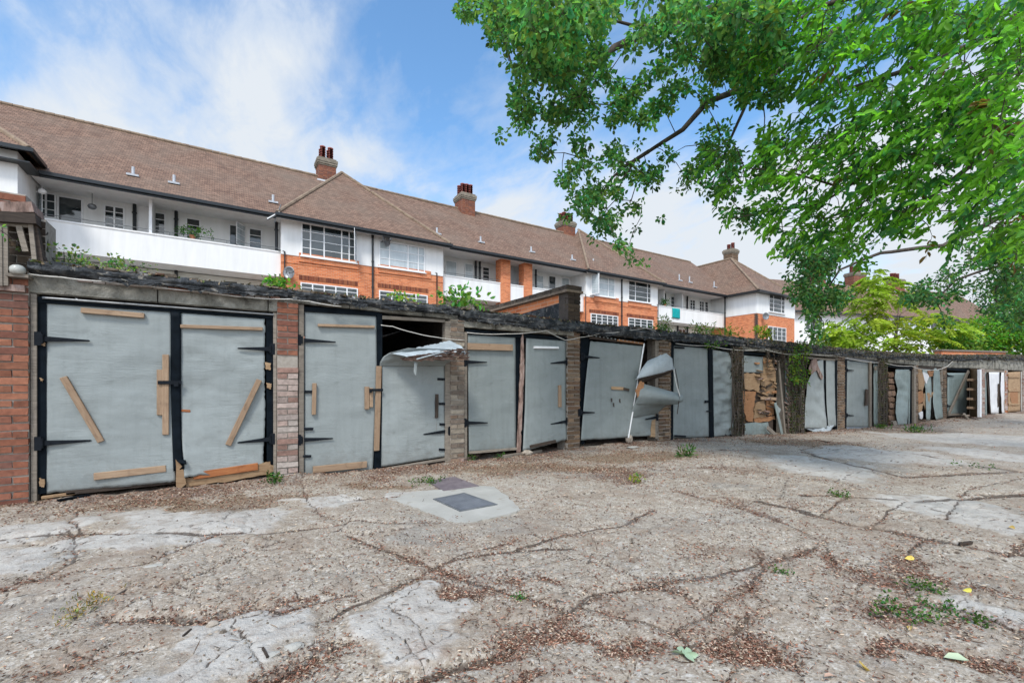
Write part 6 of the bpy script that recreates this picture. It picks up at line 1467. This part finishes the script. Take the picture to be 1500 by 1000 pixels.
bush('fir_tree','dark green tree mass behind the shrub at far right',1500,565,30,[(1485,425,1.2,1),(1500,390,1.6,1),(1475,460,1.2,1),(1520,430,2.0,1),(1500,350,1.5,1),(1540,380,2,1),(1530,470,2,1),(1455,440,1.0,1)],260,.2,(.07,.17,.07),'tree',.45,20,6)
bush('shrub','pale green shrub low behind the garages between lime tree and parapet',1400,565,24,[(1395,505,.7,1),(1415,498,.6,1),(1380,508,.6,1)],90,.17,(.20,.36,.07),'shrub')
CL_S,CL_R,CL_L=1.3,.5,(.3,.2,0); SKYTINT=(1.02,1.34,1.45); CLOUD=(4.1,4.4,4.75); SKY_ST=.12; SUN_E=2.0; SUN_A=12; EXPO=.68; GLOW=2.2
# ============================================================ LIGHT, SKY, CAMERA
SUN_EL=math.radians(52); sun_dir=Vector((-.55,-.62,0)).normalized()*math.cos(SUN_EL)+Vector((0,0,math.sin(SUN_EL)))
w=bpy.data.worlds.new('World'); scene.world=w; w.use_nodes=True; t=w.node_tree; N=t.nodes; bg=N['Background']
sky=N.new('ShaderNodeTexSky'); sky.sky_type='NISHITA'; sky.sun_disc=False; sky.sun_elevation=SUN_EL; sky.sun_rotation=math.atan2(sun_dir.x,sun_dir.y); sky.air_density=1.0; sky.dust_density=.6; sky.ozone_density=1.6
def add(t_,**k):
    n=N.new(t_)
    for a,b in k.items(): setattr(n,a,b)
    return n
tc=add('ShaderNodeTexCoord'); sep=add('ShaderNodeSeparateXYZ'); t.links.new(tc.outputs['Generated'],sep.inputs[0])
def mth(op,a,b=0.,c=None):
    m=add('ShaderNodeMath',operation=op)
    for i,v in enumerate((a,b)):
        if isinstance(v,(int,float)): m.inputs[i].default_value=v
        else: t.links.new(v,m.inputs[i])
    return m.outputs[0]
zc=mth('ADD',mth('MAXIMUM',sep.outputs['Z'],0.0),.22)
cx_=mth('DIVIDE',sep.outputs['X'],zc); cy_=mth('DIVIDE',sep.outputs['Y'],zc); cmb=add('ShaderNodeCombineXYZ'); t.links.new(cx_,cmb.inputs[0]); t.links.new(cy_,cmb.inputs[1])
def nse(scale,det,rough,dist,rot=0,st=(1,1,1),loc=(0,0,0)):
    mp=add('ShaderNodeMapping'); mp.inputs['Rotation'].default_value=(0,0,rot); mp.inputs['Scale'].default_value=st; mp.inputs['Location'].default_value=loc; t.links.new(cmb.outputs[0],mp.inputs['Vector'])
    n=add('ShaderNodeTexNoise'); n.inputs['Scale'].default_value=scale; n.inputs['Detail'].default_value=det; n.inputs['Roughness'].default_value=rough; n.inputs['Distortion'].default_value=dist; t.links.new(mp.outputs[0],n.inputs['Vector']); return n.outputs['Fac']
big=nse(CL_S,3,.5,.3,CL_R,(1,1,1),CL_L); fine=nse(2.2,7,.6,.35,CL_R,(1,.6,1),(4,1,0))
fine2=nse(7.5,6,.6,.4,CL_R+.3,(1,.6,1),(1,7,0))
cl=mth('ADD',mth('ADD',mth('MULTIPLY',big,.8),mth('MULTIPLY',fine,1.0)),mth('MULTIPLY',mth('SUBTRACT',fine2,.5),.55))
# cover is thicker to the north-west (picture left) and towards the horizon
hz=mth('MULTIPLY',mth('SUBTRACT',1.0,mth('MINIMUM',mth('MULTIPLY',sep.outputs['Z'],1.7),1.0)),.62)
cl=mth('ADD',cl,hz)
def bank(px,py,k,amt):
    d=Vector(ray(px,py)).normalized(); n=add('ShaderNodeVectorMath',operation='DOT_PRODUCT'); nm=add('ShaderNodeVectorMath',operation='NORMALIZE'); t.links.new(tc.outputs['Generated'],nm.inputs[0]); t.links.new(nm.outputs[0],n.inputs[0]); n.inputs[1].default_value=d
    return mth('MULTIPLY',mth('POWER',mth('MAXIMUM',n.outputs['Value'],0.0),k),amt)
for b_ in ((620,40,45,-.20),(700,-40,20,-.08),(10,25,300,-.14),(300,110,300,-.10),(160,110,90,.13),(390,110,250,.17),(60,170,60,.10),(760,230,60,.08)): cl=mth('ADD',cl,bank(*b_))
cls=mth('MULTIPLY',mth('SUBTRACT',cl,.45),1.0)
rp=add('ShaderNodeValToRGB'); e=rp.color_ramp.elements
for k_,(p_,v_) in enumerate(((.34,.0),(.50,.28),(.62,.66),(.78,1.0))):
    if k_>1: e.new(p_)
    e[k_].position=p_; e[k_].color=(v_,v_,v_,1)
t.links.new(cls,rp.inputs[0])
mx=add('ShaderNodeMix',data_type='RGBA'); t.links.new(rp.outputs[0],mx.inputs[0])
tint=add('ShaderNodeMix',data_type='RGBA',blend_type='MULTIPLY'); tint.inputs[0].default_value=1; t.links.new(sky.outputs[0],tint.inputs[6]); tint.inputs[7].default_value=(*SKYTINT,1)
t.links.new(tint.outputs[2],mx.inputs[6]); 
dt=add('ShaderNodeVectorMath',operation='DOT_PRODUCT'); t.links.new(tc.outputs['Generated'],dt.inputs[0]); dt.inputs[1].default_value=sun_dir
gl=mth('ADD',1.0,mth('MULTIPLY',mth('POWER',mth('MAXIMUM',dt.outputs['Value'],0.0),1.5),GLOW))
cc=add('ShaderNodeMix',data_type='RGBA',blend_type='MULTIPLY'); cc.inputs[0].default_value=1; cc.inputs[6].default_value=(*CLOUD,1); t.links.new(gl,cc.inputs[7]); t.links.new(cc.outputs[2],mx.inputs[7])
t.links.new(mx.outputs[2],bg.inputs['Color']); bg.inputs['Strength'].default_value=SKY_ST
sd=bpy.data.lights.new('sun','SUN'); sd.energy=SUN_E; sd.angle=math.radians(SUN_A); sd.color=(1,.95,.88); so=bpy.data.objects.new('sun',sd); COL.objects.link(so)
so.rotation_euler=sun_dir.to_track_quat('Z','Y').to_euler(); so.location=(0,0,30)
cam=bpy.data.cameras.new('camera'); co=bpy.data.objects.new('camera',cam); COL.objects.link(co); co.location=(0,0,CAMZ)
co.rotation_euler=(math.radians(90),0,-math.atan2(S_,C_)); cam.lens=16.0; cam.sensor_width=36.0; cam.sensor_fit='HORIZONTAL'; cam.shift_y=(HY-500)/1500; cam.clip_end=2000; cam.clip_start=.05
cam.lens=36*F/1500; scene.camera=co
scene.view_settings.view_transform='Standard'; scene.view_settings.look='None'; scene.view_settings.gamma=1; scene.view_settings.use_curve_mapping=False; scene.view_settings.exposure=EXPO
scene.render.engine='CYCLES'
